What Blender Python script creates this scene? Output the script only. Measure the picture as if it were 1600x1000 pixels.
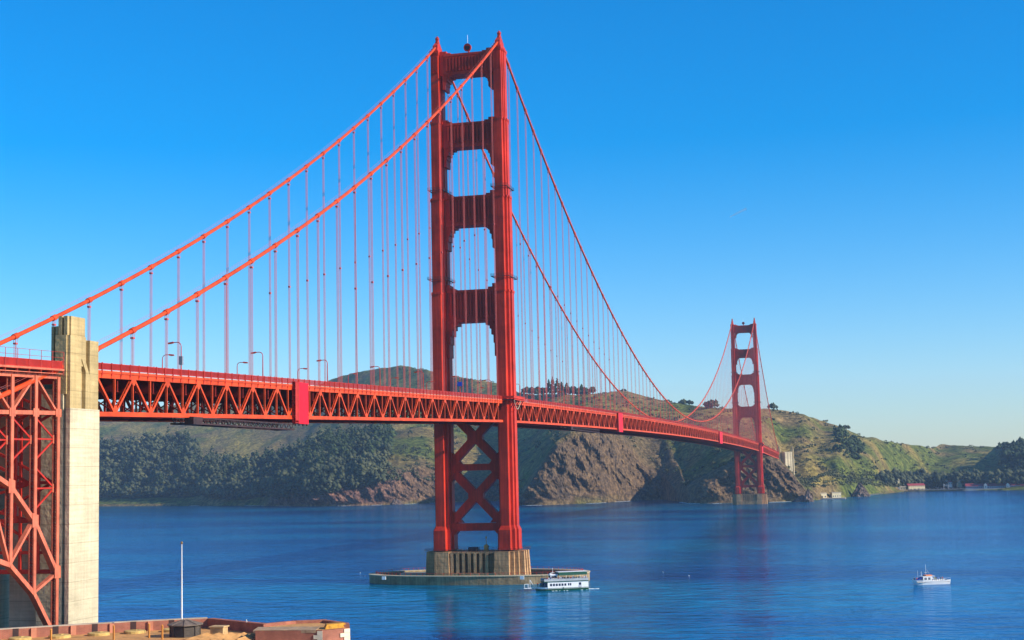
import bpy, bmesh, math, random
import numpy as np
from mathutils import Vector, Matrix
R = math.radians
C = bpy.context.scene.collection
for o in list(bpy.data.objects): bpy.data.objects.remove(o)

# ------------------------------------------------------------------ camera
cam = bpy.data.cameras.new('camera'); camo = bpy.data.objects.new('camera', cam); C.objects.link(camo)
bpy.context.scene.camera = camo
yaw, pitch, roll = -0.240781231, 0.102176521, -0.0220188418
fw = Vector((math.sin(yaw)*math.cos(pitch), math.cos(yaw)*math.cos(pitch), math.sin(pitch)))
rt = Vector((math.cos(yaw), -math.sin(yaw), 0)); up = rt.cross(fw)
r2 = math.cos(roll)*rt + math.sin(roll)*up; u2 = -math.sin(roll)*rt + math.cos(roll)*up
m = Matrix.Identity(4)
for i in range(3): m[i][0] = r2[i]; m[i][1] = u2[i]; m[i][2] = -fw[i]; m[i][3] = (164.904, -603.822, 43.518)[i]
camo.matrix_world = m
cam.sensor_width = 36; cam.lens = 36*2346.1/1600; cam.clip_start = 0.5; cam.clip_end = 60000

# ------------------------------------------------------------------ light
SUN_AZ, SUN_EL = R(95), R(25)      # azimuth from +Y towards +X
w = bpy.data.worlds.new('World'); bpy.context.scene.world = w; w.use_nodes = True
nt = w.node_tree; nt.nodes.clear()
sky = nt.nodes.new('ShaderNodeTexSky'); sky.sky_type = 'NISHITA'; sky.sun_disc = False
sky.sun_elevation = SUN_EL; sky.sun_rotation = SUN_AZ
sky.altitude = 0; sky.air_density = 1.0; sky.dust_density = 0.35; sky.ozone_density = 4.0
hs = nt.nodes.new('ShaderNodeHueSaturation'); hs.inputs['Saturation'].default_value = 1.52; hs.inputs['Hue'].default_value = 0.496; hs.inputs['Value'].default_value = .99
bg = nt.nodes.new('ShaderNodeBackground'); bg.inputs['Strength'].default_value = 0.14
wo = nt.nodes.new('ShaderNodeOutputWorld')
nt.links.new(sky.outputs[0], hs.inputs['Color']); tn = nt.nodes.new('ShaderNodeMix'); tn.data_type = 'RGBA'; tn.blend_type = 'MULTIPLY'; tn.inputs[0].default_value = 1; tn.inputs[7].default_value = (.88,.94,1.08,1); nt.links.new(hs.outputs[0], tn.inputs[6]); nt.links.new(tn.outputs[2], bg.inputs[0]); nt.links.new(bg.outputs[0], wo.inputs[0])
sl = bpy.data.lights.new('sun', 'SUN'); sl.energy = 5.0; sl.angle = R(0.5); sl.color = (1, 0.90, 0.74)
so = bpy.data.objects.new('sun', sl); C.objects.link(so)
sd = Vector((math.sin(SUN_AZ)*math.cos(SUN_EL), math.cos(SUN_AZ)*math.cos(SUN_EL), math.sin(SUN_EL)))
so.rotation_euler = sd.to_track_quat('Z', 'Y').to_euler(); so.location = (200, -300, 400)
vs = bpy.context.scene.view_settings
vs.view_transform = 'Standard'; vs.look = 'None'; vs.gamma = 1; vs.exposure = 0.42; vs.use_curve_mapping = False

# ------------------------------------------------------------------ helpers
def tag(o, label=None, cat=None, group=None, kind=None):
    if label: o['label'] = label
    if cat: o['category'] = cat
    if group: o['group'] = group
    if kind: o['kind'] = kind
    return o
def empty(name, loc=(0,0,0), rz=0):
    o = bpy.data.objects.new(name, None); C.objects.link(o); o.location = loc; o.rotation_euler[2] = rz; o.empty_display_size = 1
    return o
class MB:
    def __init__(s): s.v = []; s.f = []
    def add(s, vs, fs):
        n = len(s.v); s.v += [tuple(v) for v in vs]; s.f += [tuple(i+n for i in f) for f in fs]; return s
    def box(s, x0, x1, y0, y1, z0, z1):
        return s.add([(x,y,z) for x in (x0,x1) for y in (y0,y1) for z in (z0,z1)],
                     [(0,1,3,2),(4,6,7,5),(0,4,5,1),(2,3,7,6),(0,2,6,4),(1,5,7,3)])
    def bar(s, p, q, w, h, side=(1,0,0)):
        """box beam p->q; w measured along 'side', h across"""
        p = Vector(p); q = Vector(q); d = (q-p).normalized(); a = Vector(side); a = (a - d*a.dot(d))
        if a.length < 1e-4: a = Vector((0,1,0)) - d*d.y
        a.normalize(); b = d.cross(a)
        vs = [t + a*(i*w/2) + b*(j*h/2) for t in (p,q) for i in (-1,1) for j in (-1,1)]
        return s.add(vs, [(0,1,3,2),(4,6,7,5),(0,4,5,1),(2,3,7,6),(0,2,6,4),(1,5,7,3)])
    def tube(s, pts, r, n=8, cap=True, r1=None):
        pts = [Vector(p) for p in pts]; N = len(pts); base = len(s.v)
        for i, p in enumerate(pts):
            d = (pts[min(i+1,N-1)] - pts[max(i-1,0)]).normalized()
            a = Vector((1,0,0)) if abs(d.x) < .9 else Vector((0,0,1)); a = (a - d*a.dot(d)).normalized(); b = d.cross(a)
            rr = r if r1 is None else r + (r1-r)*i/max(N-1,1)
            for k in range(n):
                t = 2*math.pi*k/n; s.v.append(tuple(p + a*math.cos(t)*rr + b*math.sin(t)*rr))
        for i in range(N-1):
            for k in range(n):
                k2 = (k+1) % n
                s.f.append((base+i*n+k, base+i*n+k2, base+(i+1)*n+k2, base+(i+1)*n+k))
        if cap: s.f.append(tuple(base+k for k in reversed(range(n)))); s.f.append(tuple(base+(N-1)*n+k for k in range(n)))
        return s
    def prism(s, poly, z0, z1, sc=1.0, c=(0,0)):
        """poly in xy"""
        n = len(poly)
        vs = [(x,y,z0) for x,y in poly] + [(c[0]+(x-c[0])*sc, c[1]+(y-c[1])*sc, z1) for x,y in poly]
        fs = [(i,(i+1)%n,n+(i+1)%n,n+i) for i in range(n)] + [tuple(reversed(range(n))), tuple(range(n,2*n))]
        return s.add(vs, fs)
    def extr(s, poly, a0, a1, axis='x'):
        """poly in the plane normal to axis: (y,z) for x, (x,z) for y"""
        n = len(poly)
        if axis == 'x': vs = [(a0,p,q) for p,q in poly] + [(a1,p,q) for p,q in poly]
        else: vs = [(p,a0,q) for p,q in poly] + [(p,a1,q) for p,q in poly]
        fs = [(i,(i+1)%n,n+(i+1)%n,n+i) for i in range(n)] + [tuple(reversed(range(n))), tuple(range(n,2*n))]
        return s.add(vs, fs)
    def lathe(s, prof, cx=0, cy=0, n=16):
        b = len(s.v)
        for r, z in prof:
            for k in range(n):
                t = 2*math.pi*k/n; s.v.append((cx+r*math.cos(t), cy+r*math.sin(t), z))
        for i in range(len(prof)-1):
            for k in range(n):
                k2 = (k+1)%n; s.f.append((b+i*n+k, b+i*n+k2, b+(i+1)*n+k2, b+(i+1)*n+k))
        s.f.append(tuple(b+k for k in reversed(range(n)))); s.f.append(tuple(b+(len(prof)-1)*n+k for k in range(n)))
        return s
    def build(s, name, mat, parent=None, smooth=False, fix=True):
        me = bpy.data.meshes.new(name); me.from_pydata(s.v, [], s.f)
        if fix:
            bm = bmesh.new(); bm.from_mesh(me); bmesh.ops.recalc_face_normals(bm, faces=bm.faces); bm.to_mesh(me); bm.free()
        me.materials.append(mat)
        if smooth: me.shade_smooth()
        o = bpy.data.objects.new(name, me); C.objects.link(o)
        if parent: o.parent = parent
        return o
def copy_tree(o, parent=None):
    c = o.copy(); C.objects.link(c)
    if parent: c.parent = parent
    for ch in list(o.children): copy_tree(ch, c)
    return c

# ------------------------------------------------------------------ materials
def mat(name, col, rough=.6, var=.12, scale=.3, col2=None, bump=0, bscale=5, metal=0, streak=0, spec=.5, stretch=None):
    M = bpy.data.materials.new(name); M.use_nodes = True; t = M.node_tree; b = t.nodes['Principled BSDF']
    b.inputs['Roughness'].default_value = rough; b.inputs['Metallic'].default_value = metal; b.inputs['Specular IOR Level'].default_value = spec
    tc = t.nodes.new('ShaderNodeTexCoord'); mp = t.nodes.new('ShaderNodeMapping')
    if stretch: mp.inputs['Scale'].default_value = stretch
    t.links.new(tc.outputs['Object'], mp.inputs[0])
    n = t.nodes.new('ShaderNodeTexNoise'); n.inputs['Scale'].default_value = scale; n.inputs['Detail'].default_value = 6; n.inputs['Roughness'].default_value = .65
    t.links.new(mp.outputs[0], n.inputs[0])
    cr = t.nodes.new('ShaderNodeValToRGB'); e = cr.color_ramp.elements
    c2 = col2 or tuple(c*(1-var*2) for c in col)
    e[0].position = .32; e[0].color = (*c2, 1); e[1].position = .66; e[1].color = (*[min(1,c*(1+var*.4)) for c in col], 1)
    t.links.new(n.outputs[0], cr.inputs[0]); out = cr.outputs[0]
    if streak:
        mp2 = t.nodes.new('ShaderNodeMapping'); mp2.inputs['Scale'].default_value = (1.3,1.3,.06); t.links.new(tc.outputs['Object'], mp2.inputs[0])
        n2 = t.nodes.new('ShaderNodeTexNoise'); n2.inputs['Scale'].default_value = 1.2; n2.inputs['Detail'].default_value = 5; t.links.new(mp2.outputs[0], n2.inputs[0])
        r = t.nodes.new('ShaderNodeMapRange'); r.inputs[1].default_value = .42; r.inputs[2].default_value = .62; r.inputs[3].default_value = 1-streak; r.inputs[4].default_value = 1
        t.links.new(n2.outputs[0], r.inputs[0])
        mx = t.nodes.new('ShaderNodeMix'); mx.data_type = 'RGBA'; mx.blend_type = 'MULTIPLY'; mx.inputs[0].default_value = 1
        t.links.new(out, mx.inputs[6]); t.links.new(r.outputs[0], mx.inputs[7]); out = mx.outputs[2]
    t.links.new(out, b.inputs['Base Color'])
    if bump:
        n3 = t.nodes.new('ShaderNodeTexNoise'); n3.inputs['Scale'].default_value = bscale; n3.inputs['Detail'].default_value = 5; t.links.new(tc.outputs['Object'], n3.inputs[0])
        bp = t.nodes.new('ShaderNodeBump'); bp.inputs['Strength'].default_value = bump; bp.inputs['Distance'].default_value = .3
        t.links.new(n3.outputs[0], bp.inputs['Height']); t.links.new(bp.outputs[0], b.inputs['Normal'])
    return M
ORANGE = mat('international_orange', (.66,.042,.016), .5, .24, .07, bump=.1, bscale=1, streak=.24, spec=.18)
ORANGE2 = mat('orange_truss', (.70,.074,.015), .5, .2, .25, bump=.05, spec=.2)
ORPINK = mat('faded_orange', (.72,.18,.095), .6, .2, .4, streak=.15, spec=.3)
ORDARK = mat('rail_and_shade_orange', (.50,.028,.014), .5, .15, .5, spec=.3)  # railing colour; on the arch's inner members it stands in for shade
REDTARP = mat('red_tarp', (.74,.004,.018), .55, .06, .5, spec=.3, bump=.15, bscale=.6)
ROPE = mat('rope_orange', (.58,.09,.08), .6, .1, .5, spec=.3)
WIRE = mat('pale_wire', (.5,.10,.08), .6, .1, .5)
FLOORSHADE = mat('underdeck_shaded_orange', (.20,.018,.012), .7, .2, .5, spec=.1)  # same bridge orange, darkened: the deck's underside shade is put into the colour
DARKST = mat('dark_steel', (.05,.018,.016), .7, .3, .5)
CONC = mat('pylon_concrete', (.68,.57,.37), .85, .13, .10, bump=.5, bscale=1.2, streak=.10, spec=.2)
def joints(M, step=2.44, fine=.305):
    # pour joints and faint board marks that run level round the concrete
    t = M.node_tree; b = t.nodes['Principled BSDF']; src = b.inputs['Base Color'].links[0].from_socket
    geo = t.nodes.new('ShaderNodeTexCoord'); sx = t.nodes.new('ShaderNodeSeparateXYZ'); t.links.new(geo.outputs['Object'], sx.inputs[0])
    def line(st, wd, dark):
        n = t.nodes.new('ShaderNodeTexNoise'); n.inputs['Scale'].default_value = .3; t.links.new(geo.outputs['Object'], n.inputs[0])
        a = t.nodes.new('ShaderNodeMath'); a.operation = 'MULTIPLY_ADD'; a.inputs[1].default_value = .12; t.links.new(n.outputs[0], a.inputs[0]); t.links.new(sx.outputs[2], a.inputs[2])
        m_ = t.nodes.new('ShaderNodeMath'); m_.operation = 'PINGPONG'; m_.inputs[1].default_value = st/2; t.links.new(a.outputs[0], m_.inputs[0])
        r = t.nodes.new('ShaderNodeMapRange'); r.inputs[1].default_value = 0; r.inputs[2].default_value = wd; r.inputs[3].default_value = dark; r.inputs[4].default_value = 1; t.links.new(m_.outputs[0], r.inputs[0]); return r.outputs[0]
    n2 = t.nodes.new('ShaderNodeTexNoise'); n2.inputs['Scale'].default_value = 1; n2.inputs['Detail'].default_value = 4
    mp = t.nodes.new('ShaderNodeMapping'); mp.inputs['Scale'].default_value = (.12,.12,2.2); t.links.new(geo.outputs['Object'], mp.inputs[0]); t.links.new(mp.outputs[0], n2.inputs[0])
    r2 = t.nodes.new('ShaderNodeMapRange'); r2.inputs[1].default_value = .3; r2.inputs[2].default_value = .7; r2.inputs[3].default_value = .84; r2.inputs[4].default_value = 1.05; t.links.new(n2.outputs[0], r2.inputs[0])
    for f in (line(step, .10, .62), r2.outputs[0]):
        mx = t.nodes.new('ShaderNodeMix'); mx.data_type = 'RGBA'; mx.blend_type = 'MULTIPLY'; mx.inputs[0].default_value = 1
        t.links.new(src, mx.inputs[6]); t.links.new(f, mx.inputs[7]); src = mx.outputs[2]
    t.links.new(src, b.inputs['Base Color'])
joints(CONC, 3.6)
CONCU = mat('upper_concrete', (.56,.41,.19), .88, .16, .12, bump=.5, bscale=1.2, streak=.14, spec=.15); joints(CONCU, 3.6)
PIERC = mat('pier_concrete', (.62,.36,.17), .9, .22, .15, bump=.5, bscale=.8, streak=.3, spec=.2); joints(PIERC, 3.0)
FENDC = mat('fender_concrete', (.40,.29,.16), .9, .25, .2, bump=.6, bscale=.8, streak=.3, spec=.2)
PALEC = mat('pale_concrete', (.55,.45,.33), .85, .2, .3)
ASPH = mat('asphalt', (.055,.055,.058), .9, .15, .3)
CURB = mat('curb', (.50,.36,.30), .8, .1, .5)
WHITE = mat('white_paint', (.80,.80,.78), .4, .05, .6)
GREEN = mat('green_paint', (.006,.085,.045), .5, .15, .6)
GLASS = mat('dark_glass', (.012,.018,.05), .12, .1, 1)
BLACKM = mat('black_metal', (.02,.02,.022), .5, .1, 1)
GREYW = mat('weathered_wood', (.10,.078,.060), .85, .3, 2.0, stretch=(1,1,8))
BLUE = mat('blue_sign', (.01,.07,.50), .5, .05, 1)

# brick with real mortar pattern
def brick(name, c1, c2, mortar):
    M = bpy.data.materials.new(name); M.use_nodes = True; t = M.node_tree; b = t.nodes['Principled BSDF']; b.inputs['Roughness'].default_value = .9
    tc = t.nodes.new('ShaderNodeTexCoord'); mp = t.nodes.new('ShaderNodeMapping'); mp.inputs['Rotation'].default_value = (R(90),0,0)
    br = t.nodes.new('ShaderNodeTexBrick'); br.inputs['Scale'].default_value = 1.0; br.inputs['Brick Width'].default_value = .45; br.inputs['Row Height'].default_value = .16; br.inputs['Mortar Size'].default_value = .012
    br.inputs['Color1'].default_value = (*c1,1); br.inputs['Color2'].default_value = (*c2,1); br.inputs['Mortar'].default_value = (*mortar,1)
    n = t.nodes.new('ShaderNodeTexNoise'); n.inputs['Scale'].default_value = .5; n.inputs['Detail'].default_value = 5
    r = t.nodes.new('ShaderNodeMapRange'); r.inputs[1].default_value = .3; r.inputs[2].default_value = .7; r.inputs[3].default_value = .65; r.inputs[4].default_value = 1.1
    mx = t.nodes.new('ShaderNodeMix'); mx.data_type = 'RGBA'; mx.blend_type = 'MULTIPLY'; mx.inputs[0].default_value = 1
    t.links.new(tc.outputs['Object'], mp.inputs[0]); t.links.new(mp.outputs[0], br.inputs[0]); t.links.new(tc.outputs['Object'], n.inputs[0]); t.links.new(n.outputs[0], r.inputs[0])
    t.links.new(br.outputs[0], mx.inputs[6]); t.links.new(r.outputs[0], mx.inputs[7]); t.links.new(mx.outputs[2], b.inputs['Base Color'])
    return M
BRICK = brick('red_brick', (.42,.13,.075), (.34,.10,.06), (.40,.24,.16))
ROOFD = mat('fort_roof', (.66,.33,.10), .9, .2, .4, bump=.4, bscale=2)

# ------------------------------------------------------------------ numpy noise
_rs = np.random.RandomState(7); _P = _rs.permutation(512); _P = np.concatenate([_P,_P,_P])
_G = _rs.randn(512,2); _G /= np.linalg.norm(_G, axis=1)[:,None]
def pnoise(x, y):
    xi = np.floor(x).astype(int); yi = np.floor(y).astype(int); xf = x-xi; yf = y-yi
    u = xf*xf*xf*(xf*(xf*6-15)+10); v = yf*yf*yf*(yf*(yf*6-15)+10)
    def g(ix, iy, dx, dy):
        G = _G[_P[(_P[ix & 511] + iy) & 511]]; return G[...,0]*dx + G[...,1]*dy
    a = g(xi,yi,xf,yf); b = g(xi+1,yi,xf-1,yf); c = g(xi,yi+1,xf,yf-1); d = g(xi+1,yi+1,xf-1,yf-1)
    return 1.5*((a*(1-u)+b*u)*(1-v) + (c*(1-u)+d*u)*v)
def fbm(x, y, o=5, ridged=False):
    s = 0; a = 1; n = 0
    for i in range(o):
        k = pnoise(x*2**i+17.3*i, y*2**i-9.1*i)
        s = s + a*((1-2*np.abs(k)) if ridged else k); n += a; a *= .5
    return s/n
def sstep(a, b, x): t = np.clip((x-a)/(b-a), 0, 1); return t*t*(3-2*t)
LAND = [
    (-500, [(-1845,1569,-6),(-1873,1598,0),(-1913,1642,71),(-2146,1890,143),(-2348,2112,60),(-2963,2769,264),(-3522,3380,145),(-4209,4123,10)]),
    (-100, [(-1525,1827,-6),(-1547,1859,0),(-1582,1909,50),(-1777,2187,138),(-1947,2434,60),(-2463,3171,263),(-2933,3853,144),(-3511,4684,10)]),
    (150, [(-1261,1935,-6),(-1281,1970,0),(-1324,2047,15),(-1501,2360,131),(-1623,2578,70),(-2089,3406,259),(-2494,4128,143),(-2990,5011,10)]),
    (250, [(-1090,1854,-6),(-1108,1890,0),(-1149,1970,16),(-1313,2291,130),(-1427,2513,70),(-1882,3404,275),(-2250,4125,151),(-2700,5007,10)]),
    (300, [(-1010,1816,-6),(-1027,1852,0),(-1062,1924,16),(-1211,2230,117),(-1298,2410,60),(-1756,3355,280),(-2102,4067,154),(-2525,4938,10)]),
    (340, [(-945,1781,-6),(-962,1817,0),(-983,1862,20),(-1101,2116,83),(-1185,2297,45),(-1691,3385,292),(-2026,4103,161),(-2434,4981,10)]),
    (400, [(-852,1729,-6),(-868,1766,0),(-890,1816,23),(-974,2009,64),(-1054,2192,38),(-1552,3339,294),(-1862,4048,162),(-2240,4915,10)]),
    (440, [(-773,1649,-6),(-788,1686,0),(-804,1723,31),(-930,2027,81),(-1007,2212,50),(-1448,3274,300),(-1740,3972,165),(-2095,4825,10)]),
    (500, [(-677,1569,-6),(-691,1606,0),(-702,1634,39),(-831,1970,106),(-919,2194,80),(-1314,3220,311),(-1583,3908,171),(-1908,4749,10)]),
    (560, [(-617,1575,-6),(-630,1613,0),(-644,1651,47),(-776,2023,120),(-848,2220,95),(-1149,3068,330),(-1389,3728,182),(-1679,4535,10)]),
    (620, [(-568,1613,-6),(-580,1651,0),(-594,1694,56),(-719,2074,135),(-777,2245,110),(-992,2911,328),(-1205,3542,181),(-1461,4315,10)]),
    (665, [(-536,1660,-6),(-548,1698,0),(-564,1751,60),(-685,2148,151),(-737,2310,120),(-866,2741,303),(-1056,3341,166),(-1284,4077,10)]),
    (700, [(-514,1709,-6),(-525,1747,0),(-544,1814,52),(-658,2208,159),(-708,2371,125),(-788,2660,277),(-965,3246,152),(-1175,3964,10)]),
    (740, [(-482,1749,-6),(-493,1787,0),(-511,1855,43),(-615,2241,165),(-655,2386,191),(-706,2579,259),(-868,3151,143),(-1061,3851,10)]),
    (780, [(-445,1769,-6),(-455,1808,0),(-472,1876,42),(-562,2235,159),(-591,2351,187),(-640,2545,245),(-790,3110,135),(-968,3803,10)]),
    (798, [(-410,1706,-6),(-420,1745,0),(-432,1793,32),(-521,2162,147),(-557,2308,184),(-604,2502,230),(-747,3060,127),(-917,3744,10)]),
    (812, [(-321,1398,-6),(-330,1437,0),(-333,1447,7),(-400,1729,84),(-504,2167,165),(-550,2361,210),(-684,2894,115),(-842,3546,10)]),
    (830, [(-302,1387,-6),(-311,1426,0),(-319,1460,33),(-393,1782,95),(-460,2074,160),(-505,2269,204),(-630,2785,112),(-778,3417,10)]),
    (848, [(-286,1386,-6),(-295,1425,0),(-306,1479,59),(-368,1757,113),(-424,2011,162),(-461,2177,198),(-578,2676,109),(-716,3288,10)]),
    (868, [(-271,1399,-6),(-279,1438,0),(-292,1502,88),(-343,1742,123),(-385,1937,158),(-427,2133,193),(-538,2625,106),(-669,3227,10)]),
    (892, [(-254,1418,-6),(-262,1457,0),(-275,1531,103),(-309,1698,126),(-359,1943,158),(-389,2090,189),(-493,2574,104),(-615,3166,10)]),
    (940, [(-221,1471,-6),(-228,1510,0),(-241,1589,105),(-266,1727,126),(-298,1904,157),(-333,2101,190),(-428,2587,104),(-539,3181,10)]),
    (980, [(-199,1556,-6),(-206,1595,0),(-219,1684,91),(-235,1783,124),(-250,1882,155),(-287,2109,193),(-374,2596,106),(-475,3193,10)]),
    (1005, [(-186,1619,-6),(-192,1658,0),(-199,1708,57),(-217,1836,114),(-224,1886,146),(-259,2113,185),(-341,2602,102),(-435,3199,10)]),
    (1035, [(-159,1633,-6),(-165,1672,0),(-172,1722,44),(-183,1811,105),(-193,1891,140),(-225,2118,174),(-300,2608,96),(-387,3206,10)]),
    (1060, [(-113,1468,-6),(-118,1507,0),(-122,1527,11),(-150,1755,78),(-162,1855,127),(-190,2073,165),(-259,2554,91),(-338,3143,10)]),
    (1072, [(-87,1350,-6),(-92,1390,0),(-98,1434,20),(-110,1529,22),(-143,1807,109),(-176,2075,165),(-243,2556,91),(-319,3145,10)]),
    (1088, [(-71,1327,-6),(-76,1367,0),(-83,1421,28),(-92,1501,30),(-120,1749,103),(-152,2027,159),(-214,2500,87),(-285,3079,10)]),
    (1114, [(-48,1314,-6),(-53,1354,0),(-60,1424,42),(-68,1493,40),(-87,1682,97),(-118,1981,152),(-174,2445,84),(-237,3014,10)]),
    (1145, [(-24,1317,-6),(-28,1357,0),(-35,1436,54),(-40,1486,52),(-51,1616,91),(-85,1984,150),(-135,2449,83),(-191,3019,10)]),
    (1190, [(11,1328,-6),(8,1368,0),(3,1450,62),(-1,1490,58),(-6,1569,82),(-36,1988,147),(-78,2455,81),(-123,3025,10)]),
    (1219, [(34,1342,-6),(31,1382,0),(27,1452,56),(22,1521,34),(4,1811,78),(-5,1991,144),(-41,2457,79),(-80,3028,10)]),
    (1236, [(47,1353,-6),(44,1393,0),(42,1442,38),(36,1522,22),(21,1802,73),(13,1992,141),(-20,2459,78),(-55,3030,10)]),
    (1258, [(64,1364,-6),(62,1404,0),(60,1428,15),(57,1503,15),(44,1773,70),(36,1993,135),(7,2460,74),(-22,3031,10)]),
    (1285, [(81,1464,-6),(80,1504,0),(78,1544,15),(76,1614,37),(70,1794,65),(58,2144,132),(34,2639,73),(10,3243,10)]),
    (1310, [(101,1525,-6),(99,1565,0),(98,1605,16),(96,1675,38),(96,1735,60),(87,2095,119),(69,2581,65),(51,3174,10)]),
    (1333, [(119,1606,-6),(118,1646,0),(117,1686,17),(116,1746,31),(115,1816,46),(110,2196,109),(96,2699,60),(83,3315,10)]),
    (1352, [(135,1656,-6),(134,1696,0),(133,1736,16),(133,1786,30),(133,1856,43),(131,2226,99),(121,2735,54),(112,3358,10)]),
    (1364, [(145,1706,-6),(145,1746,0),(144,1786,13),(144,1836,26),(144,1896,38),(144,2246,100),(137,2759,55),(131,3386,10)]),
    (1380, [(160,1786,-6),(160,1826,0),(159,1866,9),(159,1936,15),(159,1996,22),(162,2296,93),(158,2818,51),(157,3456,10)]),
    (1410, [(190,1936,-6),(191,1976,0),(190,2046,4),(191,2096,13),(194,2246,31),(198,2396,89),(200,2936,49),(207,3596,10)]),
    (1436, [(217,1986,-6),(218,2026,0),(218,2086,4),(220,2146,15),(225,2316,38),(231,2495,86),(239,3053,47),(253,3735,10)]),
    (1453, [(235,1995,-6),(236,2035,0),(237,2095,3),(239,2155,15),(245,2345,41),(253,2545,77),(265,3112,42),(284,3805,10)]),
    (1470, [(252,1985,-6),(253,2025,0),(254,2085,3),(257,2145,15),(265,2344,46),(285,2844,91),(302,3465,50),(327,4223,10)]),
    (1500, [(281,1964,-6),(283,2003,0),(285,2063,4),(289,2133,16),(300,2343,44),(318,2693,88),(341,3286,48),(374,4011,10)]),
    (1555, [(333,1921,-6),(336,1960,0),(339,2015,3),(344,2080,15),(359,2290,39),(388,2689,82),(424,3282,45),(473,4006,10)]),
    (1580, [(356,1899,-6),(359,1939,0),(362,1994,4),(368,2058,17),(378,2168,45),(396,2387,75),(434,2926,41),(485,3584,10)]),
    (1600, [(375,1893,-6),(378,1933,0),(382,1987,5),(388,2047,20),(398,2146,49),(415,2336,80),(456,2865,44),(511,3512,10)]),
    (1640, [(413,1890,-6),(416,1930,0),(421,1984,4),(427,2043,14),(443,2182,41),(465,2381,77),(515,2919,42),(580,3576,10)]),
    (2000, [(765,1988,-6),(774,2027,0),(787,2085,6),(810,2182,14),(843,2319,28),(935,2708,55),(1070,3305,30),(1238,4034,10)]),
]

# ------------------------------------------------------------------ the land north of the strait
U = np.array([r[0] for r in LAND], float)
K = np.array([r[1] for r in LAND], float)              # columns x features x 3 (surveyed world points)
FEAT = K.shape[1]; NS = [3, 34, 36, 28, 44, 12, 6]       # subdivisions between feature lines
NU = 1100
us = np.concatenate([np.linspace(-500,130,40)[:-1], np.linspace(130,1620,NU), np.linspace(1620,2000,30)[1:]])
vpar = np.concatenate([i + np.arange(n)/n for i, n in enumerate(NS)] + [[len(NS)]])
col = np.empty((len(us), FEAT, 3))
for f in range(FEAT):
    for k in range(3): col[:,f,k] = np.interp(us, U, K[:,f,k])
# soften the kinks between surveyed columns
kern = np.exp(-.5*(np.arange(-8,9)/3.5)**2); kern /= kern.sum()
for f in range(FEAT):
    for k in range(3):
        a = np.pad(col[:,f,k], 8, mode='edge'); sm = np.convolve(a, kern, 'valid')
        col[:,f,k] = sm
g = np.empty((len(us), len(vpar), 3))
for k in range(3):
    for j, v in enumerate(vpar):
        i = min(int(v), FEAT-2); t = v-i
        # rounded between features (ease only above the shore cliffs)
        g[:,j,k] = col[:,i,k]*(1-t) + col[:,i+1,k]*t
# smooth z along v for v > 2.4
zz = g[:,:,2].copy(); kv = np.exp(-.5*(np.arange(-6,7)/2.6)**2); kv /= kv.sum()
zs = np.stack([np.convolve(np.pad(r, 6, mode='edge'), kv, 'valid') for r in zz])
wv = sstep(2.2, 3.2, vpar)[None,:]; g[:,:,2] = zz*(1-wv) + zs*wv
X, Y = g[...,0].copy(), g[...,1].copy()
# steepness of the raw loft
dz = np.gradient(g[...,2], axis=1); dd = np.hypot(np.gradient(X, axis=1), np.gradient(Y, axis=1))+.01
slope = np.clip(dz/dd, -3, 3)
VV = np.broadcast_to(vpar[None,:], X.shape); UU = np.broadcast_to(us[:,None], X.shape)
cliff = sstep(.42, .75, slope)*(1-sstep(2.25, 2.6, VV))
cliff = np.maximum(cliff, sstep(1.0,1.05,VV)*(1-sstep(1.7,2.1,VV))*sstep(425,470,UU)*(1-sstep(1262,1285,UU)))
cliff = np.stack([np.convolve(np.pad(r, 3, mode='edge'), np.ones(7)/7, 'valid') for r in cliff])
land = sstep(1.0, 1.35, VV)
# gullies: noise mostly along the shore, so ribs run down the slope; pushed towards the water
along = X*.9 + Y*.25
sh = along + g[...,2]*.55
gul = fbm(sh/44 + 3, g[...,2]/65, 5, True)
gul2 = fbm(sh/13, g[...,2]/19, 4, True)
push = cliff*land*(gul*24 + gul2*9)
dirx, diry = 0.16, -0.987
g[...,0] += push*dirx; g[...,1] += push*diry
g[...,2] += land*(1-cliff*.6)*(fbm(X/260, Y/260, 5)*18*sstep(1.6,3.2,VV)*(1-.65*sstep(4.3,4.9,VV)) + fbm(X/60, Y/90, 4)*3.5*sstep(1.3,2.5,VV))
# broad ravines on the far hills
rav = fbm(X/330+5, Y/420, 4, True)
g[...,2] -= sstep(2.6,3.3,VV)*(1-sstep(3.6,4.9,VV)*.95)*np.clip(rav,0,1)*26
g[...,2] += cliff*land*fbm(X/9, Y/9+g[...,2]/7, 3)*2.5
cr_ = cliff*land*fbm(along/6+.4*g[...,2]/6, g[...,2]/7+Y/30, 3, True)*3.2; g[...,0] += cr_*dirx; g[...,1] += cr_*diry
# surf line rubble
g[...,2] += np.exp(-((VV-1.06)/.05)**2)*np.clip(fbm(X/14, Y/14, 3)*5, -.5, 3)
g[:,:2,2] = np.minimum(g[:,:2,2], -2)
nu, nv = g.shape[:2]
def grid_mesh(name, P):
    nu, nv = P.shape[:2]
    me = bpy.data.meshes.new(name); me.vertices.add(nu*nv); me.vertices.foreach_set('co', P.reshape(-1).astype(np.float32))
    i = np.arange((nu-1)*(nv-1)); a = (i//(nv-1))*nv + i%(nv-1)
    q = np.stack([a, a+nv, a+nv+1, a+1], 1).astype(np.int32)
    me.loops.add(q.size); me.loops.foreach_set('vertex_index', q.reshape(-1)); me.polygons.add(len(q))
    me.polygons.foreach_set('loop_start', np.arange(len(q), dtype=np.int32)*4); me.polygons.foreach_set('loop_total', np.full(len(q), 4, np.int32))
    me.update(calc_edges=True); me.validate(); return me
LM = grid_mesh('hills', g)
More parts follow.
